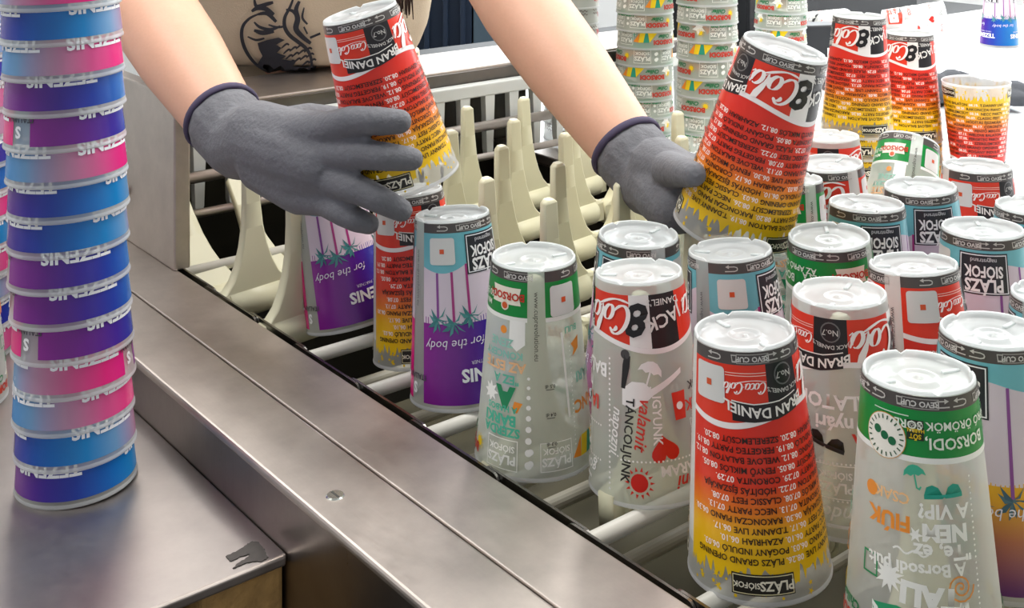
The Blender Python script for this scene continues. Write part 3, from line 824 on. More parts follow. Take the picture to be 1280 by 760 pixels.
# cup body (mouth down): lip, wall, recessed base with notched rim, centre ring
def cup_meshes():
    n = 64
    def lathe(prof, notch=None):
        bm = bmesh.new(); rings = []
        for r, z in prof:
            if r < 1e-6: rings.append([bm.verts.new((0, 0, z))]); continue
            ring = []
            for i in range(n):
                a = 2 * PI * i / n
                zz = z
                if notch and (r, z) in notch and i % 16 == 3: zz -= .0022
                ring.append(bm.verts.new((r * math.cos(a), r * math.sin(a), zz)))
            rings.append(ring)
        for a, b in zip(rings, rings[1:]):
            for i in range(n):
                if len(b) == 1: bm.faces.new((a[i], a[(i + 1) % n], b[0]))
                else: bm.faces.new((a[i], a[(i + 1) % n], b[(i + 1) % n], b[i]))
        return bm
    wall = lathe([(RM, .003), (R(.12), H - .12), (R(.08), H - .08), (R(.04), H - .04), (R(.002), H - .002)])
    wall = bm_mesh('cup_wall', wall)
    lip = lathe([(RM - .0008, .0026), (RM - .0007, .0005), (RM, 0), (RM + .0006, .0006), (RM + .0006, .0014), (RM - .0001, .0032)])
    lip = bm_mesh('cup_lip', lip)
    top = [(RB + .0002, H - .0024), (RB, H - .0006), (RB - .0006, H), (RB - .0014, H), (RB - .0020, H - .0008), (RB - .0028, H - .0036),
           (RB - .0050, H - .0042), (.0125, H - .0046), (.0110, H - .0034), (.0095, H - .0034), (.0080, H - .0046), (.0022, H - .0044), (.0016, H - .0036), (0, H - .0034)]
    base = lathe(top, {top[1], top[2], top[3], top[4]})
    for k in range(2):                                   # moulded tabs on the base
        a = .6 + PI * k
        Mx = Matrix.Rotation(a, 4, 'Z')
        bm_box(base, (.016, -.0016, H - .0044), (RB - .003, .0016, H - .0030), .0004, 1, Mx)
    base = bm_mesh('cup_base', base)
    for m_, mt in ((wall, M_CLEAR), (lip, M_RIM), (base, M_BASE)):
        m_.materials.append(mt)
        for p in m_.polygons: p.use_smooth = True
    wall_g = wall.copy(); wall_g.materials.clear(); wall_g.materials.append(M_CLEAR_G)
    return wall, lip, base, wall_g
WALL, LIP, BASE, WALL_G = cup_meshes()

def cup(des, mouth, axis, face_u, label, group, upright=False, scale=1.0, name='plastic_cup', tinted=False, spin=None):
    """mouth: centre of the mouth, axis: from mouth to base, face_u: print angle turned to the camera"""
    ax = Vector(axis).normalized(); mouth = Vector(mouth)
    root = thing(name, label, 'cup', group)
    q = Vector((0, 0, 1)).rotation_difference(ax)
    mid = mouth + ax * H * .5
    to_cam = (Vector((0, 0, CAMZ)) - mid)
    loc_dir = q.inverted() @ to_cam
    phi = math.atan2(loc_dir.y, loc_dir.x)
    rz = phi + math.radians(face_u)
    root.rotation_mode = 'QUATERNION'
    from mathutils import Quaternion
    root.rotation_quaternion = q @ Quaternion((0, 0, 1), rz)
    root.location = mouth
    root.scale = (scale,) * 3
    link('cup_wall', WALL_G if tinted else WALL, root); link('lip', LIP, root); link('cup_base', BASE, root)
    if des:
        sl, le = DES[des]
        s_ = link('printed_sleeve', sl, root)
        link('lettering', le, s_, kind='stuff')
    return root

CUPS = []      # (mouth xy) of cups standing over the pegs
ZM = .907
def conv_cup(des, mx, my, top_px, face_u, label, z=ZM, tinted=False):
    ztop = z + H
    tp = on_plane(top_px[0], top_px[1], ztop)
    ax = Vector((tp.x - mx, tp.y - my, H))
    a = ax.normalized()
    lim = .25
    if math.hypot(a.x, a.y) > lim: a = Vector((a.x, a.y, 0)).normalized() * lim; a.z = math.sqrt(1 - lim * lim)
    CUPS.append((mx, my, mx + a.x * H, my + a.y * H))
    return cup(des, (mx, my, z), a, face_u, label, 'cups standing mouth down on the conveyor', tinted=tinted)

conv_cup('palm', -.153, 1.150, (388, 200), 25, 'purple palm print cup leaning sideways under the grey glove at conveyor edge', z=.905)
conv_cup('gig', -.081, 1.085, (510, 235), 0, 'red and yellow event print cup squeezed behind the upright purple palm cup', z=.899)
conv_cup('palm', -.0400, .9950, (565, 264), 22, 'purple palm print cup with blue top standing upright by the ledge', z=.905)
conv_cup('borsodi', .0168, .8916, (667, 318), 84, 'milky cup with green band and clear seam beside the ledge', tinted=True)
conv_cup('cola', .0990, .8522, (798, 336), -132, 'clear cup with red heart and red sun print', tinted=True)
conv_cup('gig', .1547, .7500, (930, 410), 2, 'red to yellow event print cup with full lettering nearest the ledge')
conv_cup('borsodi', .2360, .6882, (1148, 462), -88, 'clear cup with green band, round white badge and teal sunglasses')
conv_cup('palm', .0981, .9470, (798, 291), 110, 'teal banded cup directly behind the red heart cup')
conv_cup('palm', .1764, .9004, (912, 309), 38, 'teal cup with blank white code square behind the red event cup')
conv_cup('cola', .2277, .8136, (1049, 363), -50, 'clear cup with red and black panels and black sunglasses print')
conv_cup('borsodi', .2564, .9443, (1036, 293), 150, 'green banded cup with milky base behind the black sunglasses cup', tinted=True)
conv_cup('gig', .3025, .8657, (1141, 326), 52, 'red event cup with white code square and clear seam among teal cups')
conv_cup('palmy', .3044, .7500, (1240, 410), -62, 'teal and lilac palm cup with yellow lower half')
conv_cup('palm', .3791, .9557, (1228, 283), -25, 'teal cup with square black name panel facing out')
conv_cup('palm', .3037, 1.0222, (1083, 252), -2, 'teal cup with half turned black panel behind the green banded milky cup')
conv_cup('palm', .3744, 1.0798, (1150, 231), -5, 'teal cup with black panel in front of the tilted green cup')
conv_cup('gig', .4496, 1.1494, (1221, 205), 18, 'red and black banded cup in front of the upright open cup')
conv_cup('palm', .4472, 1.0172, (1293, 255), -70, 'teal cup behind the square black panel cup at the far side')
conv_cup('palm', .3759, .8114, (1325, 365), 45, 'teal cup beside the yellow bottomed palm cup')
conv_cup('gig', .3172, 1.1645, (1037, 202), -238, 'red cup with large white script beside the held cup')
conv_cup('cola', .3401, 1.2716, (1036, 168), -40, 'white based cup with thin red band behind the white script cup')
conv_cup('borsodi', .2527, 1.1001, (985, 220), 120, 'small green banded milky cup half hidden behind the held cup', tinted=True)
conv_cup('borsodi', .2050, 1.1800, (895, 195), 120, 'milky cup mostly hidden behind the raised red and yellow cup', tinted=True)
# tilted green cup
tb_ = P(1137, 177, 1.30); ta_ = Vector((.30, .46, .85)).normalized(); tc_ = tb_ - ta_ * H; CUPS.append((tc_.x, tc_.y, tc_.x + .03, tc_.y + .03))
cup('borsodi', tc_, ta_, 95, 'green banded cup tipped over sideways between the teal cups', 'cups standing mouth down on the conveyor', tinted=True)

# ------------------------------------------------------------------ place rods, chain and pegs
for k in range(-9, 7):
    o = link('rod', rod_me, conv); o.location = (0, row_t(k), RZ)
    if k < 4:
        o = link('return_rod', rod_low, conv); o.location = (0, row_t(k) + PITCH * .45, RZ - .060)
    o = link('chain_link', link_me, conv); o.location = (.0150 + (.0026 if k % 2 else 0), row_t(k), .9095)
INSIDE = {3, 4, 6, 9}
for ci in INSIDE:
    mx, my, tx, ty = CUPS[ci]
    q_ = to_st((mx, my)); e_ = to_st((tx, ty))
    o = link('peg', peg_me, conv); o.location = (q_[0], q_[1], RZ)
    o.rotation_euler = (-math.atan2(e_[1] - q_[1], H), math.atan2(e_[0] - q_[0], H), 0)
HELD = [Vector((.18, 1.0)), Vector((-.10, 1.04))]
for k in range(-9, 7):
    for j in range(0, 7):
        s_, t_ = col_s(j), row_t(k) - .25 * PITCH * (1 if k > -9 else 0)
        t_ = row_t(k)
        wpos = from_st(s_, t_ - .02 * 1, 0)
        tip = wpos
        bad = False; near = None
        for (mx, my, tx, ty) in CUPS:
            db = math.hypot(wpos.x - mx, wpos.y - my); dt = math.hypot(tip.x - tx, tip.y - ty)
            if db < (.046 if (j == 0 and k == 4) else .064): bad = True
        if math.hypot(wpos.x - .185, wpos.y - 1.0) < .055: bad = True
        if j == 0 and k < 4: bad = True
        if bad: continue
        o = link('peg', peg_me, conv)
        tl = 0
        if k == 6 and j <= 1: tl = math.radians(-42)
        o.location = (s_ + (.032 if j == 0 else .008), t_ - .021, RZ - (.0 if not tl else .03))
        o.rotation_euler = (tl + math.radians(2), math.radians(-3.5), 0)

# ------------------------------------------------------------------ nested stacks
ORD = ['lowest', 'second', 'third', 'fourth', 'fifth', 'sixth', 'seventh', 'eighth', 'ninth', 'tenth', 'eleventh', 'twelfth', 'thirteenth', 'fourteenth', 'fifteenth', 'sixteenth', 'seventeenth', 'eighteenth']
def stack(des, base, n, step, faces, what, where, group, tinted=False, wob=.0009, lean=(0, 0), seed=1):
    rnd = random.Random(seed)
    for i in range(n):
        m = Vector(base) + Vector((rnd.uniform(-wob, wob) + lean[0] * i * step, rnd.uniform(-wob, wob) + lean[1] * i * step, i * step))
        fu = faces[i % len(faces)] if isinstance(faces, (list, tuple)) else rnd.uniform(-260, 60)
        lab = '%s, %s %s' % (what, ORD[i] + ('' if i == 0 else ' from the bottom'), where)
        cup(des, m, (lean[0], lean[1], 1), fu, lab, group, tinted=tinted)
tz = on_plane(97, 598, TZ)
tfaces = [-42, -99, -183, -214, 36, 2, -4, -72, -58, -180, 36, -15, -187, -89, -221, -30, 10]
stack('palm', (tz.x, tz.y, TZ), 17, .0258, tfaces, 'gradient printed cup', 'in tall nested stack on steel table front', 'nested gradient cups on the steel table', lean=(-.035, 0), seed=4)
tz2 = on_plane(-45, 440, TZ)
stack('palm', (tz2.x, tz2.y, TZ), 12, .0258, [-150, 20, -100, -170, -60, -175, -20, 30, -130], 'gradient printed cup', 'in the rear nested stack on steel table', 'rear nested gradient cups on the steel table', seed=9)
g3 = on_plane(-58, 500, TZ)
cup('borsodi', (g3.x, g3.y, TZ), (0, 0, 1), 30, 'single green and orange printed cup behind the gradient stack', 'loose cups on the steel table')
# clear stacks on the white table
b1 = P(806, 184, 1.85); stack('borsodi', (b1.x, 1.85, WZ), 13, .0262, None, 'milky flag print cup', 'in stack next to the white wave stack', 'nested milky cups on the white table', True, seed=21)
b2 = P(884, 184, 1.74); stack('borsodi', (b2.x, 1.74, WZ), 13, .0262, None, 'milky flag print cup', 'in stack behind the raised held cup', 'second nested milky cups on the white table', True, seed=34)
b3 = P(714, 184, 1.92); stack('waves', (b3.x, 1.92, WZ), 13, .0262, None, 'white wave line cup', 'in stack behind the worker forearm', 'nested wave line cups on the white table', False, seed=44)
b5 = P(976, 184, 2.05); stack('borsodi', (b5.x, 2.05, WZ), 12, .0262, None, 'milky flag print cup', 'in far stack behind the raised cup top', 'third nested milky cups on the white table', True, seed=51)
b4 = P(787, 184, 2.02); cup('dots', (b4.x, 2.02, WZ + H), (0, 0, -1), 0, 'upright dark cup with orange dots behind the milky stack', 'loose cups on the white table')
# red and yellow stacks
r1 = P(1071, 0, 1.50)
stack('gig', (r1.x - .002, 1.50, WZ), 5, .0262, [-118, -60, 20, -150, -118], 'red and yellow event cup', 'in the taller stack on white table', 'red and yellow cups stacked on the white table', lean=(.02, 0), seed=61)
r2 = P(1137, 0, 1.66)
stack('gig', (r2.x, 1.66, WZ), 3, .0300, [-118, 0, -122], 'red and yellow event cup', 'in the shorter stack on white table', 'red and yellow cups in the shorter stack', seed=62)
up = P(1220, 97, 1.62)
cup('gig', (up.x, 1.62, WZ + H), (.02, 0, -1), -118 + 30, 'upright open red and yellow cup standing on white table', 'loose cups on the white table')
bl = P(1249, 50, 2.85)
cup('palm', (bl.x, bl.y, WZ), (0, 0, 1), -60, 'small blue gradient cup standing far on the white table', 'loose cups on the white table')
cup('cola', P(1300, 45, 2.75) * 1.0, (0, 0, 1), 60, 'clear cup at the far end of the white table', 'loose cups on the white table').location.z = WZ
ly = on_plane(1180, 46, WZ)
cup('cola', (ly.x, ly.y, WZ + .045), (-1, .15, -.085), 60, 'clear cup with red heart lying on its side by black crate', 'loose cups on the white table')
ly = on_plane(1056, 58, WZ)
cup('cola', (ly.x, ly.y, WZ + .045), (-.6, .8, -.085), 0, 'clear cup lying on its side behind the tall red stack', 'loose cups on the white table')

# ------------------------------------------------------------------ background things
ct = thing('dark_counter', 'black counter beyond the white table', 'counter', loc=A0, rot=(0, 0, MA))
link('counter_top', box_mesh('counter_top', (.72, 1.24, .84), (3.1, 1.80, .87), .004), ct, M_BLACK)
link('counter_body', box_mesh('counter_body', (.78, 1.27, 0), (3.05, 1.78, .84)), ct, M_BLACK)
cr = thing('black_crate', 'open black crate with pale rim on the dark counter', 'crate', loc=from_st(2.15, 1.46, .87), rot=(0, 0, MA))
for nm, lo, hi in (('crate_floor', (-.36, -.2, 0), (.36, .2, .01)), ('crate_side', (-.36, -.2, .01), (.36, -.19, .15)), ('crate_side', (-.36, .19, .01), (.36, .2, .15)), ('crate_side', (-.36, -.19, .01), (-.35, .19, .15)), ('crate_side', (.35, -.19, .01), (.36, .19, .15))):
    link(nm, box_mesh(nm, lo, hi, .002), cr, M_BLACK)
link('crate_rim', box_mesh('crate_rim', (-.37, -.212, .148), (.37, -.186, .156), .002), cr, M_COMB)
link('crate_rim', box_mesh('crate_rim', (-.37, -.19, .148), (-.345, .21, .156), .002), cr, M_COMB)
bx = on_plane(1022, 78, WZ); bxs = to_st(bx)
sb = thing('card_terminal', 'small black box with a white number label behind tall red stack', 'box', loc=(bx.x, bx.y, WZ), rot=(0, 0, .2))
link('case', box_mesh('case', (-.045, -.03, 0), (.04, .03, .085), .005), sb, M_BLACK)
link('label_card', box_mesh('label_card', (.008, -.0315, .008), (.034, -.0301, .036)), sb, plain('label_white', '#e9e9e6', .5))
p_, t_ = text2d('3', .03, 0)
link('number', mesh_from('number', [(.021 + x * .024, -.0319, .021 + y * .024) for x, y in p_], t_), sb, ink('#222222'))
# crumpled dark cloth
def cloth():
    bm = bmesh.new()
    path = [P(1018, 108, 2.25), P(1080, 112, 2.2), P(1150, 112, 2.2), P(1200, 112, 2.2), P(1245, 118, 2.15), P(1320, 128, 2.1)]
    rings = []
    N = 60
    for i in range(N + 1):
        f = i / N * (len(path) - 1); a = min(int(f), len(path) - 2); q = path[a].lerp(path[a + 1], f - a)
        ring = []
        for k in range(20):
            th = 2 * PI * k / 20
            rr = .036 * (1 + .55 * noise.noise(Vector((i * .22, math.cos(th) * 1.3, math.sin(th) * 1.3)))) * (math.sin(PI * min(1, max(0.02, i / N))) ** .35)
            zz = max(0, .024 + rr * math.sin(th) * .75)
            ring.append(bm.verts.new((q.x + .01 * noise.noise(Vector((i * .3, 5, th))), q.y + rr * 1.5 * math.cos(th), WZ + .001 + zz)))
        rings.append(ring)
    for a, b in zip(rings, rings[1:]):
        for k in range(20): bm.faces.new((a[k], a[(k + 1) % 20], b[(k + 1) % 20], b[k]))
    bm.faces.new(rings[0]); bm.faces.new(rings[-1])
    return bm_mesh('cloth', bm)
link('cleaning_cloth', cloth(), None, plain('cloth_dark', '#4b4e54', .95, bump=.3, bscale=90, vary=.2), True, label='crumpled dark grey cloth lying across the white table', category='cloth')

# ------------------------------------------------------------------ worker
def capsule_chain(bm, pts):
    """pts: (vector, radius): overlapping spheres and cones"""
    for (a, r1), (b, r2) in zip(pts, pts[1:]):
        a, b = Vector(a), Vector(b)
        bm_cyl(bm, a, b, r1, r2, 14)
    for a, r in pts:
        bmesh.ops.create_icosphere(bm, subdivisions=2, radius=r, matrix=Matrix.Translation(Vector(a)))

def fused(name, bm, vox, smooth_it=6, fac=.5):
    me = bpy.data.meshes.new(name + '_raw'); bm.to_mesh(me); bm.free()
    o = bpy.data.objects.new('tmp', me); COL.objects.link(o)
    m = o.modifiers.new('r', 'REMESH'); m.mode = 'VOXEL'; m.voxel_size = vox
    m = o.modifiers.new('s', 'SMOOTH'); m.factor = fac; m.iterations = smooth_it
    dg = bpy.context.evaluated_depsgraph_get()
    out = bpy.data.meshes.new_from_object(o.evaluated_get(dg)); out.name = name
    bpy.data.objects.remove(o); bpy.data.meshes.remove(me)
    for p in out.polygons: p.use_smooth = True
    return out

WB = Vector((-.30, 1.92, 0))
pers = thing('person', 'worker in printed beige shirt and grey gloves loading cups onto conveyor', 'person', loc=WB)
def rel(v): return Vector(v) - WB
def smoothpts(pts, n=4):
    out = []
    for i in range(len(pts) - 1):
        for k in range(n):
            f = k / n; out.append((Vector(pts[i][0]).lerp(Vector(pts[i + 1][0]), f), pts[i][1] + (pts[i + 1][1] - pts[i][1]) * f))
    out.append((Vector(pts[-1][0]), pts[-1][1]))
    return out

SHR, SHL = Vector((-.475, 1.66, 1.375)), Vector((-.105, 1.68, 1.375))
ELR, ELL = P(168, -18, 1.385), P(616, -42, 1.40)
WRR, WRL = P(300, 180, 1.155), P(814, 226, 1.16)
bm = bmesh.new()
def arm(sh, el, wr):
    d1 = (wr - el)
    capsule_chain(bm, [(rel(sh), .052), (rel(sh.lerp(el, .5)), .049), (rel(el), .045), (rel(el + d1 * .22), .0495), (rel(el + d1 * .5), .0465), (rel(el + d1 * .8), .0375), (rel(wr), .0300)])
arm(SHR, ELR, WRR); arm(SHL, ELL, WRL)
neck = Vector((-.29, 1.70, 1.45))
head = Vector((-.29, 1.64, 1.585))
capsule_chain(bm, [(rel(SHR), .05), (rel((-.29, 1.71, 1.40)), .075), (rel(SHL), .05)])
capsule_chain(bm, [(rel((-.29, 1.72, 1.38)), .085), (rel(neck), .055), (rel(head + Vector((0, .02, -.06))), .06)])
capsule_chain(bm, [(rel((-.29, 1.74, 1.30)), .11), (rel((-.295, 1.80, 1.15)), .10), (rel((-.30, 1.93, .98)), .12)])
bmesh.ops.create_icosphere(bm, subdivisions=3, radius=1, matrix=Matrix.Translation(rel(head)) @ Matrix.Diagonal((.075, .092, .112, 1)))
capsule_chain(bm, [(rel(head + Vector((0, -.085, .01))), .010), (rel(head + Vector((0, -.103, -.022))), .013)])     # nose
for sx in (-1, 1):
    bmesh.ops.create_icosphere(bm, subdivisions=2, radius=1, matrix=Matrix.Translation(rel(head + Vector((.077 * sx, .012, -.005)))) @ Matrix.Diagonal((.008, .02, .03, 1)))
capsule_chain(bm, [(rel(head + Vector((-.02, -.083, -.055))), .007), (rel(head + Vector((.02, -.083, -.055))), .007)])
for sx in (-1, 1):
    hip = Vector((-.30 + .085 * sx, 1.94, .92)); kn = Vector((-.30 + .09 * sx, 1.93, .50)); an = Vector((-.30 + .09 * sx, 1.96, .09))
    capsule_chain(bm, [(rel(hip), .085), (rel(kn), .055), (rel(kn.lerp(an, .3)), .056), (rel(an), .036)])
    capsule_chain(bm, [(rel(an + Vector((0, .02, -.04))), .04), (rel(an + Vector((0, -.13, -.055))), .03)])
link('body', fused('body', bm, .007, 5), pers, M_SKIN)
for sx in (-1, 1):
    bm = bmesh.new(); bmesh.ops.create_icosphere(bm, subdivisions=2, radius=.012, matrix=Matrix.Translation(rel(head + Vector((.03 * sx, -.076, .008)))))
    link('eye', bm_mesh('eye', bm), pers, plain('eye_white', '#d8d4cc', .2), True)

# shirt: lofted torso, hem lying over the rail
def torso_sec(z):
    """centre x, centre y, half width, half depth"""
    tab_ = [(.95, -.31, 1.905, .165, .10), (1.046, -.31, 1.885, .165, .098), (1.054, -.312, 1.755, .160, .092), (1.075, -.308, 1.755, .172, .104), (1.11, -.303, 1.752, .180, .112), (1.20, -.297, 1.745, .188, .118), (1.30, -.292, 1.72, .200, .118), (1.36, -.290, 1.715, .200, .108), (1.415, -.29, 1.715, .15, .090), (1.445, -.29, 1.715, .085, .075)]
    for a, b in zip(tab_, tab_[1:]):
        if z <= b[0]:
            f = max(0, (z - a[0]) / (b[0] - a[0])); return [x + (y - x) * f for x, y in zip(a[1:], b[1:])]
    return list(tab_[-1][1:])
bm = bmesh.new(); rings = []
NZ = 52
for i in range(NZ + 1):
    z = (.95 + (1.0445 - .95) * i / 8) if i < 9 else 1.052 + (1.445 - 1.052) * (i - 9) / (NZ - 9)
    cx, cy, a, b = torso_sec(z)
    ring = []
    for k in range(72):
        th = 2 * PI * k / 72
        wr = 1 + .022 * noise.noise(Vector((math.cos(th) * 4, math.sin(th) * 4, z * 9))) + .014 * math.sin(th * 9 + z * 14) * (1 if z < 1.25 else .3)
        c, s_ = math.cos(th), math.sin(th)
        ring.append(bm.verts.new(rel((cx + a * wr * math.copysign(abs(c) ** .85, c), cy + b * wr * math.copysign(abs(s_) ** .85, s_), z))))
    rings.append(ring)
for a, b in zip(rings, rings[1:]):
    for k in range(72): bm.faces.new((a[k], a[(k + 1) % 72], b[(k + 1) % 72], b[k]))
shirt = link('shirt', bm_mesh('shirt', bm), pers, M_SHIRT, True)
def sleeve(sh, el):
    bm = bmesh.new(); rings = []
    ax = (el - sh); end = sh + ax * .52
    q = Vector((0, 0, 1)).rotation_difference(ax.normalized())
    for i in range(13):
        f = i / 12; c = (sh - ax * .08).lerp(end, f); r = .066 + .012 * f
        rings.append([bm.verts.new(rel(c + q @ Vector(((r + .004 * math.sin(k * 1.3 + i)) * math.cos(2 * PI * k / 28), (r + .004 * math.sin(k * .9 + i)) * math.sin(2 * PI * k / 28), 0)))) for k in range(28)])
    for a, b in zip(rings, rings[1:]):
        for k in range(28): bm.faces.new((a[k], a[(k + 1) % 28], b[(k + 1) % 28], b[k]))
    bm.faces.new(rings[0])
    return bm_mesh('sleeve', bm)
link('sleeve', sleeve(SHR, ELR), shirt, M_SHIRT, True); link('sleeve', sleeve(SHL, ELL), shirt, M_SHIRT, True)
# line drawing printed on the shirt front
def front_pt(px, py):
    Y = 1.65
    for _ in range(6):
        p = P(px, py, Y); cx, cy, a, b = torso_sec(p.z)
        x = max(-.98, min(.98, (p.x - cx) / a)); Y = cy - b * 1.03 * (1 - abs(x) ** 2.35) ** (1 / 2.35) - .004
    return rel(P(px, py, Y))
gv, gf = [], []
def gpoly(pts):
    tr = tessellate_polygon([[Vector((x, y, 0)) for x, y in pts]])
    v2, tr = split_tris([tuple(p) for p in pts], tr, 9)
    b = len(gv)
    for x, y in v2: gv.append(front_pt(x, y))
    for t in tr: gf.append(tuple(b + i for i in t))
def gstroke(pts, wd):
    if len(pts) > 2:
        out = []
        for i in range(len(pts) - 1):
            p0, p1, p2, p3 = (Vector(pts[max(0, min(len(pts) - 1, i + o))]) for o in (-1, 0, 1, 2))
            for q in range(5):
                t = q / 5
                out.append(tuple(.5 * ((2 * p1) + (p2 - p0) * t + (2 * p0 - 5 * p1 + 4 * p2 - p3) * t * t + (3 * p1 - p0 - 3 * p2 + p3) * t ** 3)))
        out.append(tuple(pts[-1])); pts = out
    for i, ((x0, y0), (x1, y1)) in enumerate(zip(pts, pts[1:])):
        w0 = wd * (.5 + .5 * math.sin(PI * (i + .3) / len(pts))); d = math.hypot(x1 - x0, y1 - y0) or 1
        nx, ny = -(y1 - y0) / d * w0 / 2, (x1 - x0) / d * w0 / 2
        ex, ey = (x1 - x0) / d * .5, (y1 - y0) / d * .5
        gpoly([(x0 - ex + nx, y0 - ey + ny), (x0 - ex - nx, y0 - ey - ny), (x1 + ex - nx, y1 + ey - ny), (x1 + ex + nx, y1 + ey + ny)])
gstroke([(322, 18), (312, 23), (304, 32), (302, 44), (305, 58), (312, 71), (322, 82), (335, 90)], 4.5)
gstroke([(322, 18), (334, 17), (345, 27)], 5); gstroke([(315, 14), (322, 10), (332, 11), (342, 18)], 6)
gstroke([(318, 0), (321, 8), (334, 5), (341, 3)], 5); gstroke([(318, 28), (325, 34), (338, 37), (350, 33)], 4)
gstroke([(318, 38), (328, 41), (342, 39)], 6); gstroke([(310, 46), (320, 50), (330, 48)], 3)
gpoly([(322, 54), (334, 50), (348, 47), (356, 50), (345, 56), (352, 60), (346, 66), (358, 70), (352, 74), (370, 77), (366, 83), (380, 84), (396, 82), (392, 91), (360, 92), (334, 91), (322, 80), (328, 70), (324, 62)])
gstroke([(366, 0), (362, 10), (356, 22), (356, 34), (362, 44), (372, 52), (382, 60), (388, 70), (390, 84)], 5)
gstroke([(374, 2), (370, 12), (372, 24), (370, 36), (378, 46), (388, 54)], 7); gstroke([(336, 31), (346, 34), (356, 33)], 3)
gstroke([(380, 10), (378, 22), (384, 30)], 3); gstroke([(358, 12), (366, 14), (372, 22)], 4); gstroke([(380, 34), (384, 42)], 3); gstroke([(388, 47), (400, 42)], 4)
for i in range(14):
    x, y = 352 + i * 2.6, 60 + (i * 7) % 24
    gstroke([(x, y), (x + 6, y - 5), (x + 9, y - 4)], 2.6)
gstroke([(290, 78), (288, 84), (291, 88)], 3)
link('shirt_print', mesh_from('shirt_print', gv, gf), shirt, M_PRINT_NAVY)
# trousers
bm = bmesh.new()
capsule_chain(bm, [(rel((-.30, 1.94, 1.02)), .13), (rel((-.30, 1.95, .90)), .15)])
for sx in (-1, 1):
    capsule_chain(bm, [(rel((-.30 + .085 * sx, 1.95, .90)), .10), (rel((-.30 + .09 * sx, 1.94, .50)), .075), (rel((-.30 + .09 * sx, 1.965, .10)), .06)])
link('trousers', fused('trousers', bm, .014, 4), pers, M_TROUSER)
# hair with loose strands hanging beside the shirt
bm = bmesh.new()
bmesh.ops.create_icosphere(bm, subdivisions=3, radius=1, matrix=Matrix.Translation(rel(head + Vector((0, .022, .02)))) @ Matrix.Diagonal((.086, .094, .112, 1)))
hair = link('hair', bm_mesh('hair', bm), pers, M_HAIR, True)
bm = bmesh.new()
rnd = random.Random(2)
for i in range(46):
    x0 = rnd.uniform(-.012, .012)
    tipx, tipy = rnd.uniform(488, 514), rnd.uniform(2, 26)
    pts = [(rel(head + Vector((.07 + x0, -.01, .0))), .003), (rel(head + Vector((.10 + x0, -.06, -.12))), .003), (rel(Vector((-.165 + x0 * 2, 1.575, 1.30))), .0028), (rel(P(tipx, tipy - 45, 1.56)), .002), (rel(P(tipx + rnd.uniform(-3, 3), tipy, 1.56)), .0006)]
    for (a, r1), (b, r2) in zip(pts, pts[1:]): bm_cyl(bm, a, b, r1, r2, 5)
link('hair_strands', bm_mesh('hair_strands', bm), hair, M_HAIR, True, kind='stuff')

# gloves
def glove(name, wr, el, palm_, fingers, vox=.0026):
    bm = bmesh.new()
    d = (el - wr).normalized()
    capsule_chain(bm, [(rel(wr + d * .034), .0385), (rel(wr), .0345)] + [(rel(p), r) for p, r in palm_[0]])
    for ch in palm_[1:]: capsule_chain(bm, [(rel(p), r) for p, r in ch])
    for ch in fingers: capsule_chain(bm, [(rel(p), r) for p, r in ch])
    g = link(name, fused(name, bm, vox, 5), pers, M_GLOVE)
    bm = bmesh.new()
    q = Vector((0, 0, 1)).rotation_difference(d); c = wr + d * .045
    n, mn = 36, 8; rr, tr_ = .0372, .0026
    vs = [[bm.verts.new(rel(c + q @ Vector(((rr + tr_ * math.cos(2 * PI * b / mn)) * math.cos(2 * PI * a / n), (rr + tr_ * math.cos(2 * PI * b / mn)) * math.sin(2 * PI * a / n), 1.6 * tr_ * math.sin(2 * PI * b / mn))))) for b in range(mn)] for a in range(n)]
    for a in range(n):
        for b in range(mn): bm.faces.new((vs[a][b], vs[(a + 1) % n][b], vs[(a + 1) % n][(b + 1) % mn], vs[a][(b + 1) % mn]))
    link('cuff_hem', bm_mesh('cuff_hem', bm), g, M_CUFF, True)
    return g
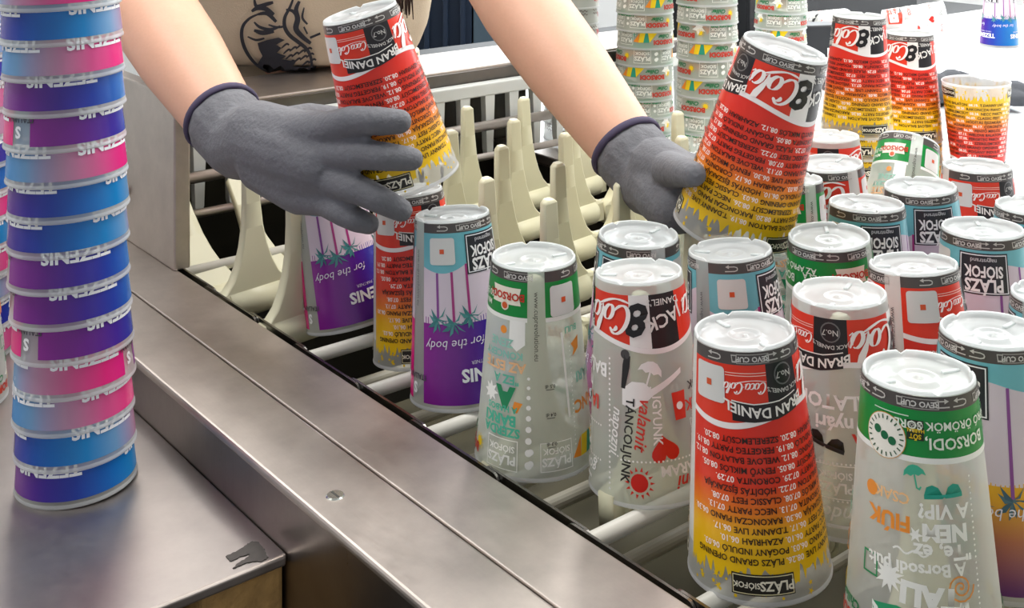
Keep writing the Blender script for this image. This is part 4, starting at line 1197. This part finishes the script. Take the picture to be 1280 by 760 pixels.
# hand holding the red and yellow cup
hm, hb = P(509, 225, 1.045), P(443, -8, 1.035)
cup('gig', hm, hb - hm, -20, 'red and yellow event cup held tilted in the grey gloved hand', 'cups held by the worker', scale=1.05)
def pts(*a): return [(P(x, y, Y), r) for x, y, Y, r in a]
glove('glove', WRR, ELR,
      [pts((325, 172, 1.115, .034), (372, 190, 1.065, .032), (405, 205, 1.035, .026)),
       pts((320, 165, 1.115, .030), (372, 168, 1.065, .022), (415, 160, 1.025, .0145)),
       pts((330, 185, 1.105, .030), (380, 190, 1.055, .022), (420, 192, 1.02, .0145)),
       pts((330, 195, 1.105, .028), (378, 220, 1.055, .022), (418, 225, 1.02, .0140)),
       pts((330, 205, 1.105, .026), (375, 240, 1.06, .020), (408, 252, 1.03, .0130))],
      [pts((410, 160, 1.027, .0145), (440, 151, 1.000, .0128), (470, 151, .985, .0120), (500, 152, .982, .0105)),
       pts((418, 192, 1.022, .0145), (452, 193, .995, .0128), (484, 196, .980, .0118), (515, 199, .980, .0100)),
       pts((415, 225, 1.022, .0140), (446, 236, .997, .0125), (476, 250, .985, .0115), (502, 263, .987, .0098)),
       pts((408, 252, 1.030, .0130), (428, 266, 1.010, .0112), (446, 275, 1.002, .0104), (462, 280, 1.002, .0090)),
       pts((345, 160, 1.105, .018), (385, 148, 1.112, .0145), (425, 150, 1.108, .0125), (452, 160, 1.100, .0105))])
# hand on the raised cup
h2m, h2b = P(914, 290, 1.01), P(986, 45, .99)
cup('gig', h2m, h2b - h2m, -90, 'red and yellow event cup raised at a slant above the conveyor', 'cups held by the worker', scale=1.13)
glove('glove', WRL, ELL,
      [pts((828, 232, 1.125, .033), (838, 248, 1.095, .030), (846, 260, 1.07, .024)),
       pts((822, 208, 1.13, .028), (846, 215, 1.09, .022), (858, 218, 1.065, .015)),
       pts((824, 215, 1.13, .028), (846, 232, 1.10, .022), (862, 240, 1.075, .015)),
       pts((818, 225, 1.13, .028), (836, 252, 1.10, .022), (852, 262, 1.08, .014))],
      [pts((856, 214, 1.085, .0145), (880, 208, 1.088, .0125), (910, 206, 1.088, .0118), (938, 212, 1.080, .0100)),
       pts((860, 236, 1.085, .0145), (886, 234, 1.092, .0125), (914, 234, 1.092, .0115), (942, 238, 1.082, .0098)),
       pts((856, 256, 1.085, .0140), (880, 258, 1.092, .0120), (906, 260, 1.092, .0112), (930, 262, 1.084, .0095)),
       pts((846, 268, 1.085, .0130), (866, 276, 1.088, .0108), (886, 280, 1.088, .0100), (902, 282, 1.084, .0088)),
       pts((836, 212, 1.080, .0170), (850, 214, 1.035, .0140), (858, 216, .995, .0122), (868, 218, .965, .0102))])
